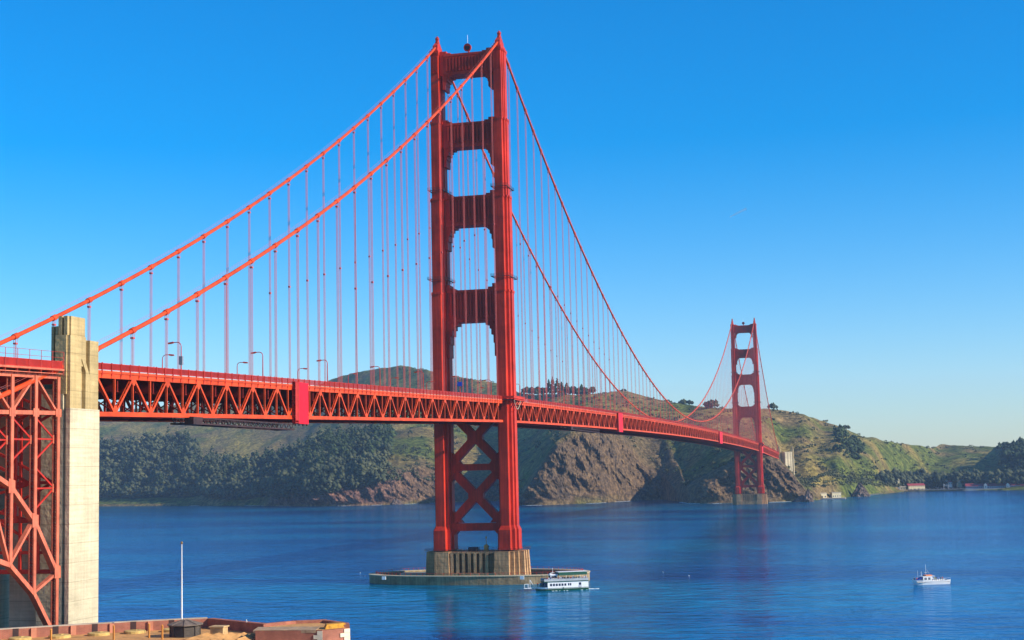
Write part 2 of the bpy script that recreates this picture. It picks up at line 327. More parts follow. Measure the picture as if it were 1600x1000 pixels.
# ground cover masks: rock / green / gold / woodland floor
patch = fbm(X/170, Y/170, 5)
p2 = fbm(X/45+9, Y/45, 4)
rock = np.clip(cliff + .35*sstep(.2,.5,p2)*sstep(.3,.6,slope), 0, 1)
gold = sstep(-.15, .3, patch+ .3*p2)*sstep(2.0,2.4,VV)
gold = np.maximum(gold, np.exp(-((UU-378)/30)**2)*sstep(2.9,3.05,VV)*(1-sstep(4.4,4.7,VV))*1.0)
rock = np.maximum(rock, .85*sstep(925,950,UU)*(1-sstep(1200,1230,UU))*(1-sstep(2.7,2.95,VV)))
green = sstep(-.1,.35, fbm(X/120+40, Y/120, 4) + .22*np.exp(-((UU-655)/40)**2) + .25*sstep(1290,1350,UU))
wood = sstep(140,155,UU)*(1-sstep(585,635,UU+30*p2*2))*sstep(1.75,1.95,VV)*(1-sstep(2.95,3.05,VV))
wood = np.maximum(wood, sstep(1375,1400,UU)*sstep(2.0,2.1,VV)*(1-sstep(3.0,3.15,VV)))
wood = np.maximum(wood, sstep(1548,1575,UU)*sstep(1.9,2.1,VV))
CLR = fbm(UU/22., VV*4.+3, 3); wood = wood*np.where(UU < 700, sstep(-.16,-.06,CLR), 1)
def attr(me, name, a):
    at = me.attributes.new(name, 'FLOAT', 'POINT'); at.data.foreach_set('value', a.reshape(-1).astype(np.float32))
gp = np.exp(-((UU-375)/26)**2)*sstep(4.02,4.12,VV)*(1-sstep(4.36,4.46,VV)); gold = np.maximum(gold, gp); green = green*(1-gp)
green = np.maximum(green, sstep(140,150,UU)*(1-sstep(285,320,UU))*sstep(1.15,1.3,VV)*(1-sstep(1.95,2.05,VV)))
for n_, a_ in (('rock',rock),('gold',gold),('green',green),('wood',wood),('pink', sstep(700,560,UU) if False else (1-sstep(560,700,UU)))): attr(LM, n_, a_)
M = bpy.data.materials.new('headland'); M.use_nodes = True; t = M.node_tree; b = t.nodes['Principled BSDF']; b.inputs['Roughness'].default_value = .95; b.inputs['Specular IOR Level'].default_value = .1
def A(n): a = t.nodes.new('ShaderNodeAttribute'); a.attribute_name = n; return a.outputs['Fac']
geo = t.nodes.new('ShaderNodeNewGeometry')
def NZ(s, d=6, rough=.6, vec=None, st=None):
    n = t.nodes.new('ShaderNodeTexNoise'); n.inputs['Scale'].default_value = s; n.inputs['Detail'].default_value = d; n.inputs['Roughness'].default_value = rough
    src = geo.outputs['Position']
    if st: mp = t.nodes.new('ShaderNodeMapping'); mp.inputs['Scale'].default_value = st; t.links.new(src, mp.inputs[0]); src = mp.outputs[0]
    t.links.new(src, n.inputs[0]); return n.outputs[0]
def ramp(f, stops):
    r = t.nodes.new('ShaderNodeValToRGB'); e = r.color_ramp.elements
    while len(e) < len(stops): e.new(.5)
    for i, (p, c) in enumerate(stops): e[i].position = p; e[i].color = (*c, 1)
    t.links.new(f, r.inputs[0]); return r.outputs[0]
def mix(f, a, b2):
    m = t.nodes.new('ShaderNodeMix'); m.data_type = 'RGBA'; t.links.new(f, m.inputs[0]); t.links.new(a, m.inputs[6]); t.links.new(b2, m.inputs[7]); return m.outputs[2]
brown = ramp(NZ(.03), [(.3,(.14,.11,.04)),(.5,(.29,.20,.075)),(.7,(.42,.27,.11))])
golden = ramp(NZ(.05), [(.3,(.27,.21,.05)),(.5,(.43,.32,.075)),(.7,(.55,.41,.10))])
grn = ramp(NZ(.06), [(.3,(.055,.08,.018)),(.5,(.14,.175,.03)),(.7,(.27,.27,.05))])
rockc = ramp(NZ(.045, 9, .78, st=(1,1,.5)), [(.30,(.05,.038,.03)),(.44,(.17,.115,.07)),(.56,(.24,.15,.075)),(.75,(.36,.25,.13))])
rockp = ramp(NZ(.045, 9, .78, st=(1,1,.5)), [(.30,(.05,.035,.035)),(.44,(.19,.10,.075)),(.56,(.32,.17,.115)),(.75,(.52,.36,.26))])
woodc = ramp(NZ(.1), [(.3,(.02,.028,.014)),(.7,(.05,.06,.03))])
c = mix(A('gold'), brown, golden); c = mix(A('green'), c, grn)
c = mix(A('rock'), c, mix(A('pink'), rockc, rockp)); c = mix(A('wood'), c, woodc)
# small scrub mottling
sc = t.nodes.new('ShaderNodeMapRange'); sc.inputs[1].default_value = .47; sc.inputs[2].default_value = .56; sc.inputs[3].default_value = .5; sc.inputs[4].default_value = 1.08
t.links.new(NZ(.16, 5, .7), sc.inputs[0])
mm = t.nodes.new('ShaderNodeMix'); mm.data_type = 'RGBA'; mm.blend_type = 'MULTIPLY'; mm.inputs[0].default_value = 1; t.links.new(c, mm.inputs[6]); t.links.new(sc.outputs[0], mm.inputs[7])
t.links.new(mm.outputs[2], b.inputs['Base Color'])
bp = t.nodes.new('ShaderNodeBump'); bp.inputs['Strength'].default_value = 1; bp.inputs['Distance'].default_value = 7; t.links.new(NZ(.09, 8, .75), bp.inputs['Height']); t.links.new(bp.outputs[0], b.inputs['Normal'])
LM.materials.append(M)
cf = (cliff[:-1,:-1] < .45).reshape(-1); LM.polygons.foreach_set('use_smooth', cf.astype(bool))
hills = bpy.data.objects.new('hills', LM); C.objects.link(hills); tag(hills, kind='structure')
def ground(u, v):
    """terrain point at survey column u, feature coordinate v"""
    iu = np.interp(u, us, np.arange(len(us))); iv = np.interp(v, vpar, np.arange(len(vpar)))
    a, b_ = int(iu), int(iv); a = min(a, nu-2); b_ = min(b_, nv-2); fu, fv = iu-a, iv-b_
    p = (g[a,b_]*(1-fu)*(1-fv) + g[a+1,b_]*fu*(1-fv) + g[a,b_+1]*(1-fu)*fv + g[a+1,b_+1]*fu*fv)
    return p

# ------------------------------------------------------------------ water
wm = bpy.data.materials.new('strait_water'); wm.use_nodes = True; t = wm.node_tree; b = t.nodes['Principled BSDF']
geo = t.nodes.new('ShaderNodeNewGeometry')
cur = NZ(.0022, 5, .6, st=(1,2.6,1))
wc = ramp(cur, [(.36,(.0,.012,.10)),(.46,(.0,.085,.24)),(.58,(.0,.19,.34))])
wmx = t.nodes.new('ShaderNodeMix'); wmx.data_type = 'RGBA'; wmx.blend_type = 'MULTIPLY'; wmx.inputs[0].default_value = 1; t.links.new(wc, wmx.inputs[6]); t.links.new(ramp(NZ(.06, 7, .75, st=(1,1.0,1)), [(.33,(.42,.50,.60)),(.5,(.95,.95,.95)),(.66,(1.3,1.4,1.3))]), wmx.inputs[7]); t.nodes.remove(b); df = t.nodes.new('ShaderNodeBsdfDiffuse'); gl = t.nodes.new('ShaderNodeBsdfGlossy'); gl.inputs['Roughness'].default_value = .10; gl.inputs['Color'].default_value = (.43,.63,.93,1)
fr = t.nodes.new('ShaderNodeFresnel'); fr.inputs['IOR'].default_value = 1.33; fm = t.nodes.new('ShaderNodeMath'); fm.operation = 'MULTIPLY'; fm.inputs[1].default_value = .9; t.links.new(fr.outputs[0], fm.inputs[0])
ms_ = t.nodes.new('ShaderNodeMixShader'); t.links.new(fm.outputs[0], ms_.inputs[0]); t.links.new(df.outputs[0], ms_.inputs[1]); t.links.new(gl.outputs[0], ms_.inputs[2]); t.links.new(ms_.outputs[0], t.nodes['Material Output'].inputs['Surface']); t.links.new(wmx.outputs[2], df.inputs['Color'])
h1 = NZ(.09, 3, .55, st=(1,1.5,1)); h2 = NZ(.45, 3, .5, st=(1,1.6,1))
ad = t.nodes.new('ShaderNodeMath'); ad.operation = 'MULTIPLY_ADD'; ad.inputs[1].default_value = .15; t.links.new(h2, ad.inputs[0]); t.links.new(h1, ad.inputs[2])
bp = t.nodes.new('ShaderNodeBump'); bp.inputs['Strength'].default_value = 1; bp.inputs['Distance'].default_value = .62
t.links.new(ad.outputs[0], bp.inputs['Height']); 
for q_ in (df, gl, fr): t.links.new(bp.outputs[0], q_.inputs['Normal'])
wb = MB(); wb.add([(-4600,-1500,0),(3200,-1500,0),(3200,5400,0),(-4600,5400,0)], [(0,1,2,3)])
water = wb.build('water', wm, fix=False); tag(water, kind='structure')
sb_ = MB(); sb_.add([(-4600,-1500,-9),(3200,-1500,-9),(3200,5400,-9),(-4600,5400,-9)], [(0,1,2,3)])

# ------------------------------------------------------------------ vegetation
def foliage(name, c1, c2):
    M = bpy.data.materials.new(name); M.use_nodes = True; t = M.node_tree; b = t.nodes['Principled BSDF']; b.inputs['Roughness'].default_value = .9; b.inputs['Specular IOR Level'].default_value = .15
    a = t.nodes.new('ShaderNodeAttribute'); a.attribute_name = 'tint'
    r = t.nodes.new('ShaderNodeValToRGB'); r.color_ramp.elements[0].color = (*c1,1); r.color_ramp.elements[1].color = (*c2,1)
    t.links.new(a.outputs['Fac'], r.inputs[0]); t.links.new(r.outputs[0], b.inputs['Base Color']); return M
FOL = foliage('leaves', (.010,.024,.014), (.105,.11,.05))
PINE = foliage('needles', (.012,.026,.014), (.060,.085,.030))
SCRUB = foliage('scrub_leaves', (.025,.04,.018), (.11,.11,.045))
BARK = mat('bark', (.12,.09,.07), .9, .3, 1)
rng = np.random.RandomState(11)
OCT = np.array([(1,0,0),(-1,0,0),(0,1,0),(0,-1,0),(0,0,1),(0,0,-1)], float)
OCF = np.array([(0,2,4),(2,1,4),(1,3,4),(3,0,4),(2,0,5),(1,2,5),(3,1,5),(0,3,5)])
def leaf_cloud(pts, r, h, n, pine=False):
    """pts (k,3) bases, r,h arrays: crowns as many small tilted clumps; returns verts, faces, tint"""
    k = len(pts); pts = np.asarray(pts)
    if pine:
        tt = rng.rand(k, n)**.75; rad = (1-tt)*.95+.06; ang = rng.rand(k, n)*6.283; rr = rad*np.sqrt(rng.rand(k, n)*.7+.3)
        c = np.stack([np.cos(ang)*rr*r[:,None], np.sin(ang)*rr*r[:,None], (.12+.88*tt)*h[:,None]], -1)
        s = r[:,None]*(.42*(1-tt)+.14)*(.7+.6*rng.rand(k,n))
    else:
        d = rng.randn(k, n, 3); d /= np.linalg.norm(d, axis=-1, keepdims=True); q = rng.rand(k, n)**.4
        d[...,2] = np.abs(d[...,2])*1.0 - .15
        c = d*q[...,None]*np.stack([r, r, h*.58], -1)[:,None,:]; c[...,2] += (h*.42)[:,None]
        s = r[:,None]*(.17+.2*rng.rand(k,n))
    rot = rng.rand(k, n)*6.283; cs, sn = np.cos(rot), np.sin(rot)
    O = OCT[None,None]*(.55+.9*rng.rand(k,n,6,1)); 
    if pine: O = O*np.array([1,1,.75])
    x = O[...,0]*cs[...,None]-O[...,1]*sn[...,None]; y = O[...,0]*sn[...,None]+O[...,1]*cs[...,None]
    V = np.stack([x,y,O[...,2]], -1)*s[...,None,None] + c[:,:,None,:] + pts[:,None,None,:]
    nb = k*n; F = (OCF[None]+(np.arange(nb)*6)[:,None,None]).reshape(-1,3)
    base = np.clip(.30+.55*fbm(pts[:,0]/60, pts[:,1]/60, 3)[:,None]+.45*(rng.rand(k,1)-.5), 0, .75) if k > 1 else rng.rand(k,1)*.4; tint = np.clip(base + rng.rand(k,n)**1.5*.6, 0, 1); tint = np.repeat(tint.reshape(-1), 6)
    return V.reshape(-1,3), F, tint
def tri_obj(name, V, F, tint, m_, parent=None):
    me = bpy.data.meshes.new(name); me.vertices.add(len(V)); me.vertices.foreach_set('co', V.reshape(-1).astype(np.float32))
    me.loops.add(F.size); me.loops.foreach_set('vertex_index', F.reshape(-1).astype(np.int32)); me.polygons.add(len(F))
    me.polygons.foreach_set('loop_start', np.arange(len(F), dtype=np.int32)*3); me.polygons.foreach_set('loop_total', np.full(len(F), 3, np.int32))
    me.update(calc_edges=True); attr(me, 'tint', tint); me.materials.append(m_)
    o = bpy.data.objects.new(name, me); C.objects.link(o)
    if parent: o.parent = parent
    return o
def scatter(n, ur, vr, cond):
    out = []
    for i in range(n*4):
        if len(out) >= n: break
        u = ur[0]+rng.rand()*(ur[1]-ur[0]); v = vr[0]+rng.rand()*(vr[1]-vr[0])
        if cond(u, v): out.append(ground(u, v))
    return np.array(out)
def woodland(name, n, ur, vr, cond, rad, hgt, pine, nc, m_, label):
    P = scatter(n, ur, vr, cond); k = len(P); s = .45+1.35*rng.rand(k)**2.2
    P = P - np.array([0,0,1.0])
    V, F, T = leaf_cloud(P, rad*s, hgt*s*(.8+.4*rng.rand(k)), nc, pine)
    return tag(tri_obj(name, V, F, T, m_), label, kind='stuff')
def clear(u, v): return float(fbm(np.array([u/22.]), np.array([v*4.+3]), 3)[0]) > -.11
def nz(u, a, b=0): return float(fbm(np.array([u*a+b]), np.array([b*1.7]), 3)[0])
woodland('forest', 420, (120,470), (1.95,3.05), clear, 5.5, 24, True, 14, PINE, 'taller dark pointed trees mixed through the wood above the far shore')
# wood covering the slope west of the bridge: below the crest, thinning towards the east
woodland('forest', 2700, (100,600), (1.25,3.06), lambda u, v: v > (1.93 if u < 300 else 1.93-.62*min(1,(u-300)/60)) + .25*max(0,(u-455)/130) + .12*nz(u,.05) and u < 640-40*(v-2) and clear(u, v), 8.8, 18, False, 26, FOL, 'grey green wood of broad crowns covering the slope above the far shore')
woodland('forest', 900, (380,612), (2.15,3.08), lambda u, v: u > 470-60*(v-2) + 60*nz(v,6,3) and clear(u, v), 7.5, 22, True, 17, PINE, 'dark conifer wood on the slope left of the near tower')
woodland('forest', 500, (-200,110), (2,3.05), lambda u, v: True, 11, 18, False, 10, FOL, 'wood of broad crowns beyond the concrete pylon')
woodland('forest', 430, (1384,1640), (2.06,3.1), lambda u, v: rng.rand() < .9, 10, 15, False, 15, FOL, 'dark wood behind the harbour houses at the right')
woodland('forest', 300, (1566,1640), (2.25,4.95), lambda u, v: True, 9, 10, False, 15, PINE, 'dark wooded hill at the right edge')
woodland('forest', 95, (1300,1352), (4.15,4.7), lambda u, v: abs(u-1324) < 20-22*abs(v-4.4), 7.5, 10, False, 15, PINE, 'dark grove on the green hillside right of the far tower')
woodland('forest', 80, (1370,1470), (3.0,3.5), lambda u, v: rng.rand() < .6, 9, 11, False, 15, FOL, 'scattered trees above the harbour')
def shrub_ok(u, v):
    q = nz(u,.03,v*3)
    return q > -.05 and not (470 > u > 140 and v < 3)
woodland('scrub', 2600, (600,1560), (2.02,5.0), shrub_ok, 3.6, 3.2, False, 6, SCRUB, 'low dark scrub dotted over the grassy hillsides')
woodland('scrub', 900, (1240,1420), (2.0,4.2), lambda u, v: True, 4.0, 3.6, False, 7, SCRUB, 'thick scrub on the slope right of the far pylons')
woodland('scrub', 500, (480,680), (1.6,2.4), lambda u, v: nz(u,.06,v*2) > 0, 3.6, 3.4, False, 7, SCRUB, 'low bushes along the clifftop left of the near tower')

def tree(p, r, h, kind, n, label, group):
    o = empty('pine_tree' if kind else 'broadleaf_tree', tuple(p)); tag(o, label, 'tree', group)
    MB().tube([(0,0,-1.5),(0.15*r,0,h*.35),(0,.05*r,h*.7)], max(.3,r*.09), 6, r1=max(.1,r*.03)).build('trunk', BARK, o)
    V, F, T = leaf_cloud(np.array([[0,0,0.]]), np.array([r]), np.array([h]), n, kind)
    if not kind: V[:,2] -= h*.05
    tri_obj('crown', V, F, T, PINE if kind else FOL, o); return o
# clifftop pines left of the near tower (u, v, r, h)
for i, (u, v, r, h) in enumerate([(548,2.96,8,26),(560,3.0,8.5,28),(571,2.92,9,30),(583,2.98,10,30),(594,2.9,9,24),(604,2.97,8,20),(540,2.75,7,24),(524,2.9,8,26),(590,2.62,9,20),(605,2.66,8,17),(512,2.72,7,24),(497,2.98,8,25)]):
    tree(ground(u, v), r, h, True, 60, 'dark pine on the clifftop left of the near tower, where grass begins', 'clifftop pines left of the near tower')
# row of trees on the ridge seen past the near tower
ridge = [(823,9,15,0),(832,8,14,0),(841,10,16,0),(850,8,15,0),(858,6,26,1),(864,6,30,1),(871,7,27,1),(878,6,22,1),(886,7,20,1),(894,9,16,0),(902,8,15,0),(909,6,19,1),(914,8,14,0),(925,7,15,0)]
for i, (u, r, h, k) in enumerate(ridge):
    lab = 'tall pointed conifer on the skyline ridge right of the near tower' if k else 'round dark tree in the skyline row right of the near tower'
    tree(ground(u, 4.97), r*1.15, h*1.15, bool(k), 70, lab, 'pointed skyline conifers' if k else 'round trees in the skyline row')
tree(ground(1067, 4.98), 8, 11, False, 70, 'left tree of the pair on the bare skyline before the far tower', None)
tree(ground(1077, 4.98), 7, 10, False, 70, 'right tree of the pair on the bare skyline before the far tower', None)
tree(ground(1112, 4.9), 12, 13, False, 90, 'wide dome shaped tree alone on the skyline left of the far tower', None)
tree(ground(1207, 4.97), 8, 12, False, 60, 'dark tree on the skyline just right of the far tower', None)
tree(ground(1322, 4.96), 7, 9, False, 50, 'small tree on the descending green skyline at the right', None)
for u, v in ((1430,2.5),(1441,2.55),(1462,2.6),(1478,2.5),(1492,2.62),(1518,2.5),(1536,2.7),(1551,2.6)):
    tree(ground(u, v), 10+rng.rand()*4, 17+rng.rand()*5, False, 80, 'tall rounded tree rising behind the harbour buildings', 'tall trees behind the harbour buildings')
tree(ground(198, 1.97), 7, 8, False, 60, 'bright green bush beside the shore meadow', None)

# ------------------------------------------------------------------ sea rocks
ROCK = bpy.data.materials.new('sea_rock'); ROCK.use_nodes = True; t = ROCK.node_tree; b = t.nodes['Principled BSDF']; b.inputs['Roughness'].default_value = .9
geo = t.nodes.new('ShaderNodeNewGeometry')
t.links.new(ramp(NZ(.25, 7, .7), [(.3,(.03,.022,.02)),(.5,(.13,.09,.07)),(.62,(.25,.17,.13)),(.8,(.55,.45,.38))]), b.inputs['Base Color'])
bp = t.nodes.new('ShaderNodeBump'); bp.inputs['Distance'].default_value = 1.5; t.links.new(NZ(.5, 6, .7), bp.inputs['Height']); t.links.new(bp.outputs[0], b.inputs['Normal'])
def rock(x, y, rx, ry, h, seed, label, pw=1.0, cat='rock'):
    n, mm_ = 48, 26; V = []; F = []
    for j in range(mm_):
        tz = j/(mm_-1)
        for k in range(n):
            a = 2*math.pi*k/n
            q = (1-tz**pw)
            e = float(fbm(np.array([math.cos(a)*1.6+seed*3]), np.array([math.sin(a)*1.6+tz*2.4]), 5, True)[0])
            rr = max(q*(1+.55*(e-.4)), .0)+ .03*(1-tz)
            V.append((x+math.cos(a)*rx*rr, y+math.sin(a)*ry*rr, -2+(h+2)*tz*(1+.15*(e-.4))))
    for j in range(mm_-1):
        for k in range(n): F.append((j*n+k, j*n+(k+1)%n, (j+1)*n+(k+1)%n, (j+1)*n+k))
    F.append(tuple((mm_-1)*n+k for k in range(n)))
    o = MB().add(V, F).build('sea_rock', ROCK, smooth=False); tag(o, label, cat); return o
rock(127, 1637, 13, 12, 20, 3, 'tall pointed sea stack standing off the shore right of the far tower', 1.25)
rock(60, 1354, 17, 7, 9, 5, 'long low dark rock in the water below the far cliff', .8)
rock(67, 1352, 7, 6, 17, 9, 'jagged rock peak at the tip below the far cliff', 1.0)
rock(-585, 1652, 16, 12, 12, 14, 'white stained rock at the foot of the left cliff, nearest the near tower', .9)

# ------------------------------------------------------------------ the suspension bridge
def ztop(y):
    if y < 0: return 73 + .0245*y
    if y > 1280: return 73 - .0245*(y-1280)
    return 73 + 4.6*(1-((y-640)/640)**2)
D = 7.62
def zcab(y):
    if y < 0: return 227 + .601*y + .000394*y*y
    if y > 1280: s = y-1280; return 227 - .601*s + .000394*s*s
    return 84 + 143*((y-640)/640)**2
XC = 13.7
bridge = empty('suspension_bridge', (0,0,0)); tag(bridge, 'orange red suspension bridge with two portal towers crossing the blue strait', 'bridge')
def cross(cx, a, b, c, L, L1, L2):
    P = [(a,L),(a,L1),(b,L1),(b,L2),(c,L2)]; q = P + [(x,-y) for x,y in reversed(P)]; q += [(-x,-y) for x,y in P] + [(-x,y) for x,y in reversed(P)]
    return [(cx+x, y) for x,y in q]
LEV = [(13.2,21.0,(2.35,3.6,4.4,8.8,5.6,2.7)), (22.6,119.7,(1.8,2.9,3.6,7.5,4.6,2.0)), (119.7,159.5,(1.78,2.75,3.35,6.9,4.2,1.9)),
       (159.5,192.6,(1.72,2.4,2.85,6.1,3.7,1.7)), (192.6,222.5,(1.65,2.0,2.3,5.0,3.2,1.5))]
def haunch(zb, sc, H=((0,14.5),(.7,9),(1.1,5.5),(2,3),(2.7,1.3),(4.4,0))):
    return [(x*(.6+.4*sc), zb-d*sc) for x, d in H]
def make_tower():
    T = empty('tower'); T.parent = bridge
    for s in (-1, 1):
        legs = MB()
        for i, (z0, z1, p) in enumerate(LEV):
            legs.prism(cross(s*XC, *p), z0, z1)
            if i: legs.prism(cross(s*XC, *[v+.22 for v in p]), z1-.9, z1-.05)
        a_, b_ = cross(s*XC, *LEV[0][2]), cross(s*XC, *LEV[1][2]); n = len(a_)
        legs.add([(x,y,21.0) for x,y in a_]+[(x,y,22.7) for x,y in b_], [(i,(i+1)%n,n+(i+1)%n,n+i) for i in range(n)])
        legs.prism(cross(s*XC, *[v+.15 for v in LEV[0][2]]), 12.9, 13.6)
        # plate seams and fluted head under the saddle
        for k in range(7):
            legs.box(s*XC-1.55+k*.47, s*XC-1.35+k*.47, -5.22, -5.0, 213.5, 221); legs.box(s*XC-1.55+k*.47, s*XC-1.35+k*.47, 5.0, 5.22, 213.5, 221)
        for z in (60, 88, 104, 136, 150, 176, 206):
            p = [q[2] for q in LEV if q[0] <= z < q[1]][0]; legs.prism(cross(s*XC, *[v+.05 for v in p]), z, z+.18)
        legs.box(s*XC-1.95, s*XC+1.95, -5.6, 5.6, 222.3, 223.3)
        legs.box(s*XC-1.4, s*XC+1.4, -4.6, 4.6, 223.3, 224.5)
        legs.build('tower_leg', ORANGE, T)
    SP = [(221.7,212.6,.42,10),(191.8,181.2,.55,10.2),(160.3,147.6,.68,10.3),(120.5,106.9,1,10.4)]
    for i, (zt, zb, sc, xi) in enumerate(SP):
        s_ = MB(); hp = haunch(zb, sc); yd = 3.1 if i else 3.6
        cur = 1.5*sc+.8
        s_.box(-xi-1.8, xi+1.8, -yd, yd, zb, zt)
        for sg in (-1, 1):
            for (x0,za),(x1,zb_) in zip(hp[:-1], hp[1:]):
                s_.box(*sorted((sg*(xi-x0+.6 if x0==0 else xi-x0), sg*(xi-x1))), -yd+.02, yd-.02, za+ (zb_-za)*.0, zb+.3)
            s_.box(*sorted((sg*(xi+1.8), sg*(xi-1.2))), -yd+.02, yd-.02, zt-.3, zt+cur); s_.box(*sorted((sg*(xi-1.2), sg*(xi-3.0))), -yd+.02, yd-.02, zt-.3, zt+cur*.4)
        for sy in (-1, 1):
            f = lambda x0, x1, z0, z1, d: s_.box(x0, x1, *sorted((sy*yd, sy*(yd+d))), z0, z1)
            f(-xi, xi, zt-1.0, zt-.05, .55); f(-xi, xi, zb+.05, zb+.9, .5)
            hh = zt-zb-3.2
            nr = 13
            for k in range(nr):
                x = (k-(nr-1)/2)*1.42; cut = 0 if i == 0 else abs(x)*.0 + (abs(abs(x)-4.5)*.35)
                f(x-.32, x+.32, zb+1.6+min(cut, hh*.5), zt-1.6, .8)
        s_.build('portal_strut', ORANGE, T)
    for zc, z0, z1 in ((58.9,47.9,70.5),(34.9,23.7,45.4)):
        b_ = MB(); h = (z1-z0)/2
        for sg in (-1, 1):
            b_.bar((-sg*10.6,0,zc-10.9), (sg*10.6,0,zc+10.9), 3.2, 3.3-.02*sg, side=(0,1,0))
        b_.prism([(-3.2,-1.75),(3.2,-1.75),(3.2,1.75),(-3.2,1.75)], zc-2.6, zc+2.6)
        for sx in (-1,1):
            for sz in (-1,1):
                b_.extr([(sx*10.6,zc+sz*11),(sx*5.8,zc+sz*11),(sx*10.6,zc+sz*5.4)], -1.5, 1.5, 'y')
        b_.build('cross_brace', ORANGE, T)
    for z0, z1, yy in ((45.3,48.0,2.1),(20.6,23.7,2.2)):
        b_ = MB().box(-10.6,10.6,-yy,yy,z0,z1)
        for s in (-1,1): b_.extr([(s*10.6,z0+.2),(s*7.6,z0+.2),(s*10.6,z0-3.0)], -yy+.05, yy-.05, 'y')
        b_.build('horizontal_brace', ORANGE, T)
    for s in (-1, 1):
        h = MB()
        h.box(s*XC-1.1, s*XC+1.1, -3.4, 3.4, 224.5, 226.2)
        h.extr([(-3.2,226.2),(-1.1,227.8),(1.1,227.8),(3.2,226.2)], s*XC-.95, s*XC+.95)
        h.lathe([(.95,227.7),(.95,228.6),(.7,228.7),(.7,229.7),(.9,229.8),(.9,230.2),(.4,230.3),(.35,231.0),(.05,231.2)], s*XC, 0, 10)
        for k in range(4): h.tube([(s*XC+.7*math.cos(k*1.57+.8), .7*math.sin(k*1.57+.8), 228.6),(s*XC+.9*math.cos(k*1.57+.8), .9*math.sin(k*1.57+.8), 230.6)], .09, 5)
        h.build('saddle_housing', ORANGE, T)
    # maintenance galleries round the legs
    for z in (162.9, 163.0-38.0):
        for s in (-1, 1):
            p = [q[2] for q in LEV if q[0] <= z < q[1]][0]; a_, c_, L = p[0], p[2], p[3]; g_ = MB()
            x0, x1, y0, y1 = s*XC-c_-.55, s*XC+c_+.55, -L-.6, L+.6
            for (u0,u1,w0,w1) in ((x0,x1,y0,y0+.5),(x0,x1,y1-.5,y1),(x0,x0+.5,y0+.5,y1-.5),(x1-.5,x1,y0+.5,y1-.5)): g_.box(u0,u1,w0,w1,z,z+.18)
            for q in range(2):
                zz_ = z+.65+.5*q
                g_.tube([(x0,y0,zz_),(x1,y0,zz_),(x1,y1,zz_),(x0,y1,zz_),(x0,y0,zz_)], .05, 4)
            for k in range(7):
                tt = k/6
                for px_, py_ in ((x0+(x1-x0)*tt,y0),(x0+(x1-x0)*tt,y1),(x0,y0+(y1-y0)*tt),(x1,y0+(y1-y0)*tt)): g_.tube([(px_,py_,z),(px_,py_,z+1.2)], .06, 4)
            g_.build('gallery', DARKST, T)
    # dish on the top strut with a thin mast
    d = MB(); d.tube([(0.3,-.9,224.6),(0.1,-1.9,224.5)], 1.55, 20, r1=1.75); d.tube([(.3,0,222),(.3,0,224)], .35, 8); d.build('round_horn', ORANGE, T)
    d = MB(); d.tube([(0.10,-1.85,224.5),(0.08,-1.96,224.5)], 1.2, 20); d.build('horn_mouth', DARKST, T)
    MB().tube([(-.2,0,224),(-.2,0,230.5)], .07, 5).build('mast', WHITE, T)
    # walkway bulging round each leg at deck level
    for s in (-1, 1):
        q = MB(); z = ztop(0)+1.0; x0, x1 = s*(XC+3.7), s*(XC+5.3)
        q.box(min(x0,x1), max(x0,x1), -8.6, 8.6, z-.35, z+.05)
        for sy in (-1, 1): q.box(*sorted((s*(XC-.5), x1)), *sorted((sy*7.6, sy*9.6)), z-.36, z+.04)
        for k in range(5): q.bar((s*(XC+3.4), -7+3.5*k, z-3.5), (x1, -7+3.5*k, z-.3), .3, .3)
        q.build('walkway_bay', DARKST, T)
        q = MB()
        q.box(min(x1,x1+s*.12), max(x1,x1+s*.12), -9.6, 9.6, z+.3, z+1.25)
        q.box(min(x1-s*.1,x1+s*.25), max(x1-s*.1,x1+s*.25), -9.7, 9.7, z+1.25, z+1.4); q.box(min(x1-s*.1,x1+s*.25), max(x1-s*.1,x1+s*.25), -9.7, 9.7, z-.36, z+.02)
        for sy in (-1, 1): q.box(*sorted((s*(XC+.6), x1)), *sorted((sy*9.6, sy*9.72)), z+.3, z+1.25)
        q.build('walkway_parapet', ORANGE, T)
    return T
tw = make_tower(); tag(tw, 'near tower standing on the ringed concrete pier')
t2 = copy_tree(tw, bridge); t2.location = (0,1280,0); t2['label'] = 'far tower standing close to the cliff'
lp = MB().tube([(19.0,-9.0+t_*1.1,ztop(0)+.6-3.6*math.sin(math.pi*t_/10)) for t_ in range(11)], .14, 6); lp.build('service_hose', PALEC, bridge)

# main cables
def side_ys(): return [(-345,0),(0,1280),(1280,1625)]
for s in (1, -1):
    x = s*XC
    ys = list(np.linspace(-372,0,60)) + list(np.linspace(0,1280,170))[1:] + list(np.linspace(1280,1640,60))[1:]
    cb = MB().tube([(x,y,zcab(y)) for y in ys], .47, 12); bands = cb; lab_ = 'main cable on the side nearer the viewer' if s > 0 else 'main cable on the side away from the viewer'
    for k in list(range(-23,0)) + list(range(1,84)) + [84+j for j in range(1,23)]:
        y = 15.24*k if k < 0 else 15.238*k
        dy = .75; bands.tube([(x,y-dy,zcab(y-dy)),(x,y+dy,zcab(y+dy))], .64, 10)
    c_ = cb.build('main_cable', ORANGE2, bridge); c_['label'] = lab_
    hl = MB()
    for o in (-.45, .45):
        hl.tube([(x+o,y,zcab(y)+1.35) for y in ys], .028, 4, cap=False)
    hl.build('hand_line', WIRE, c_)

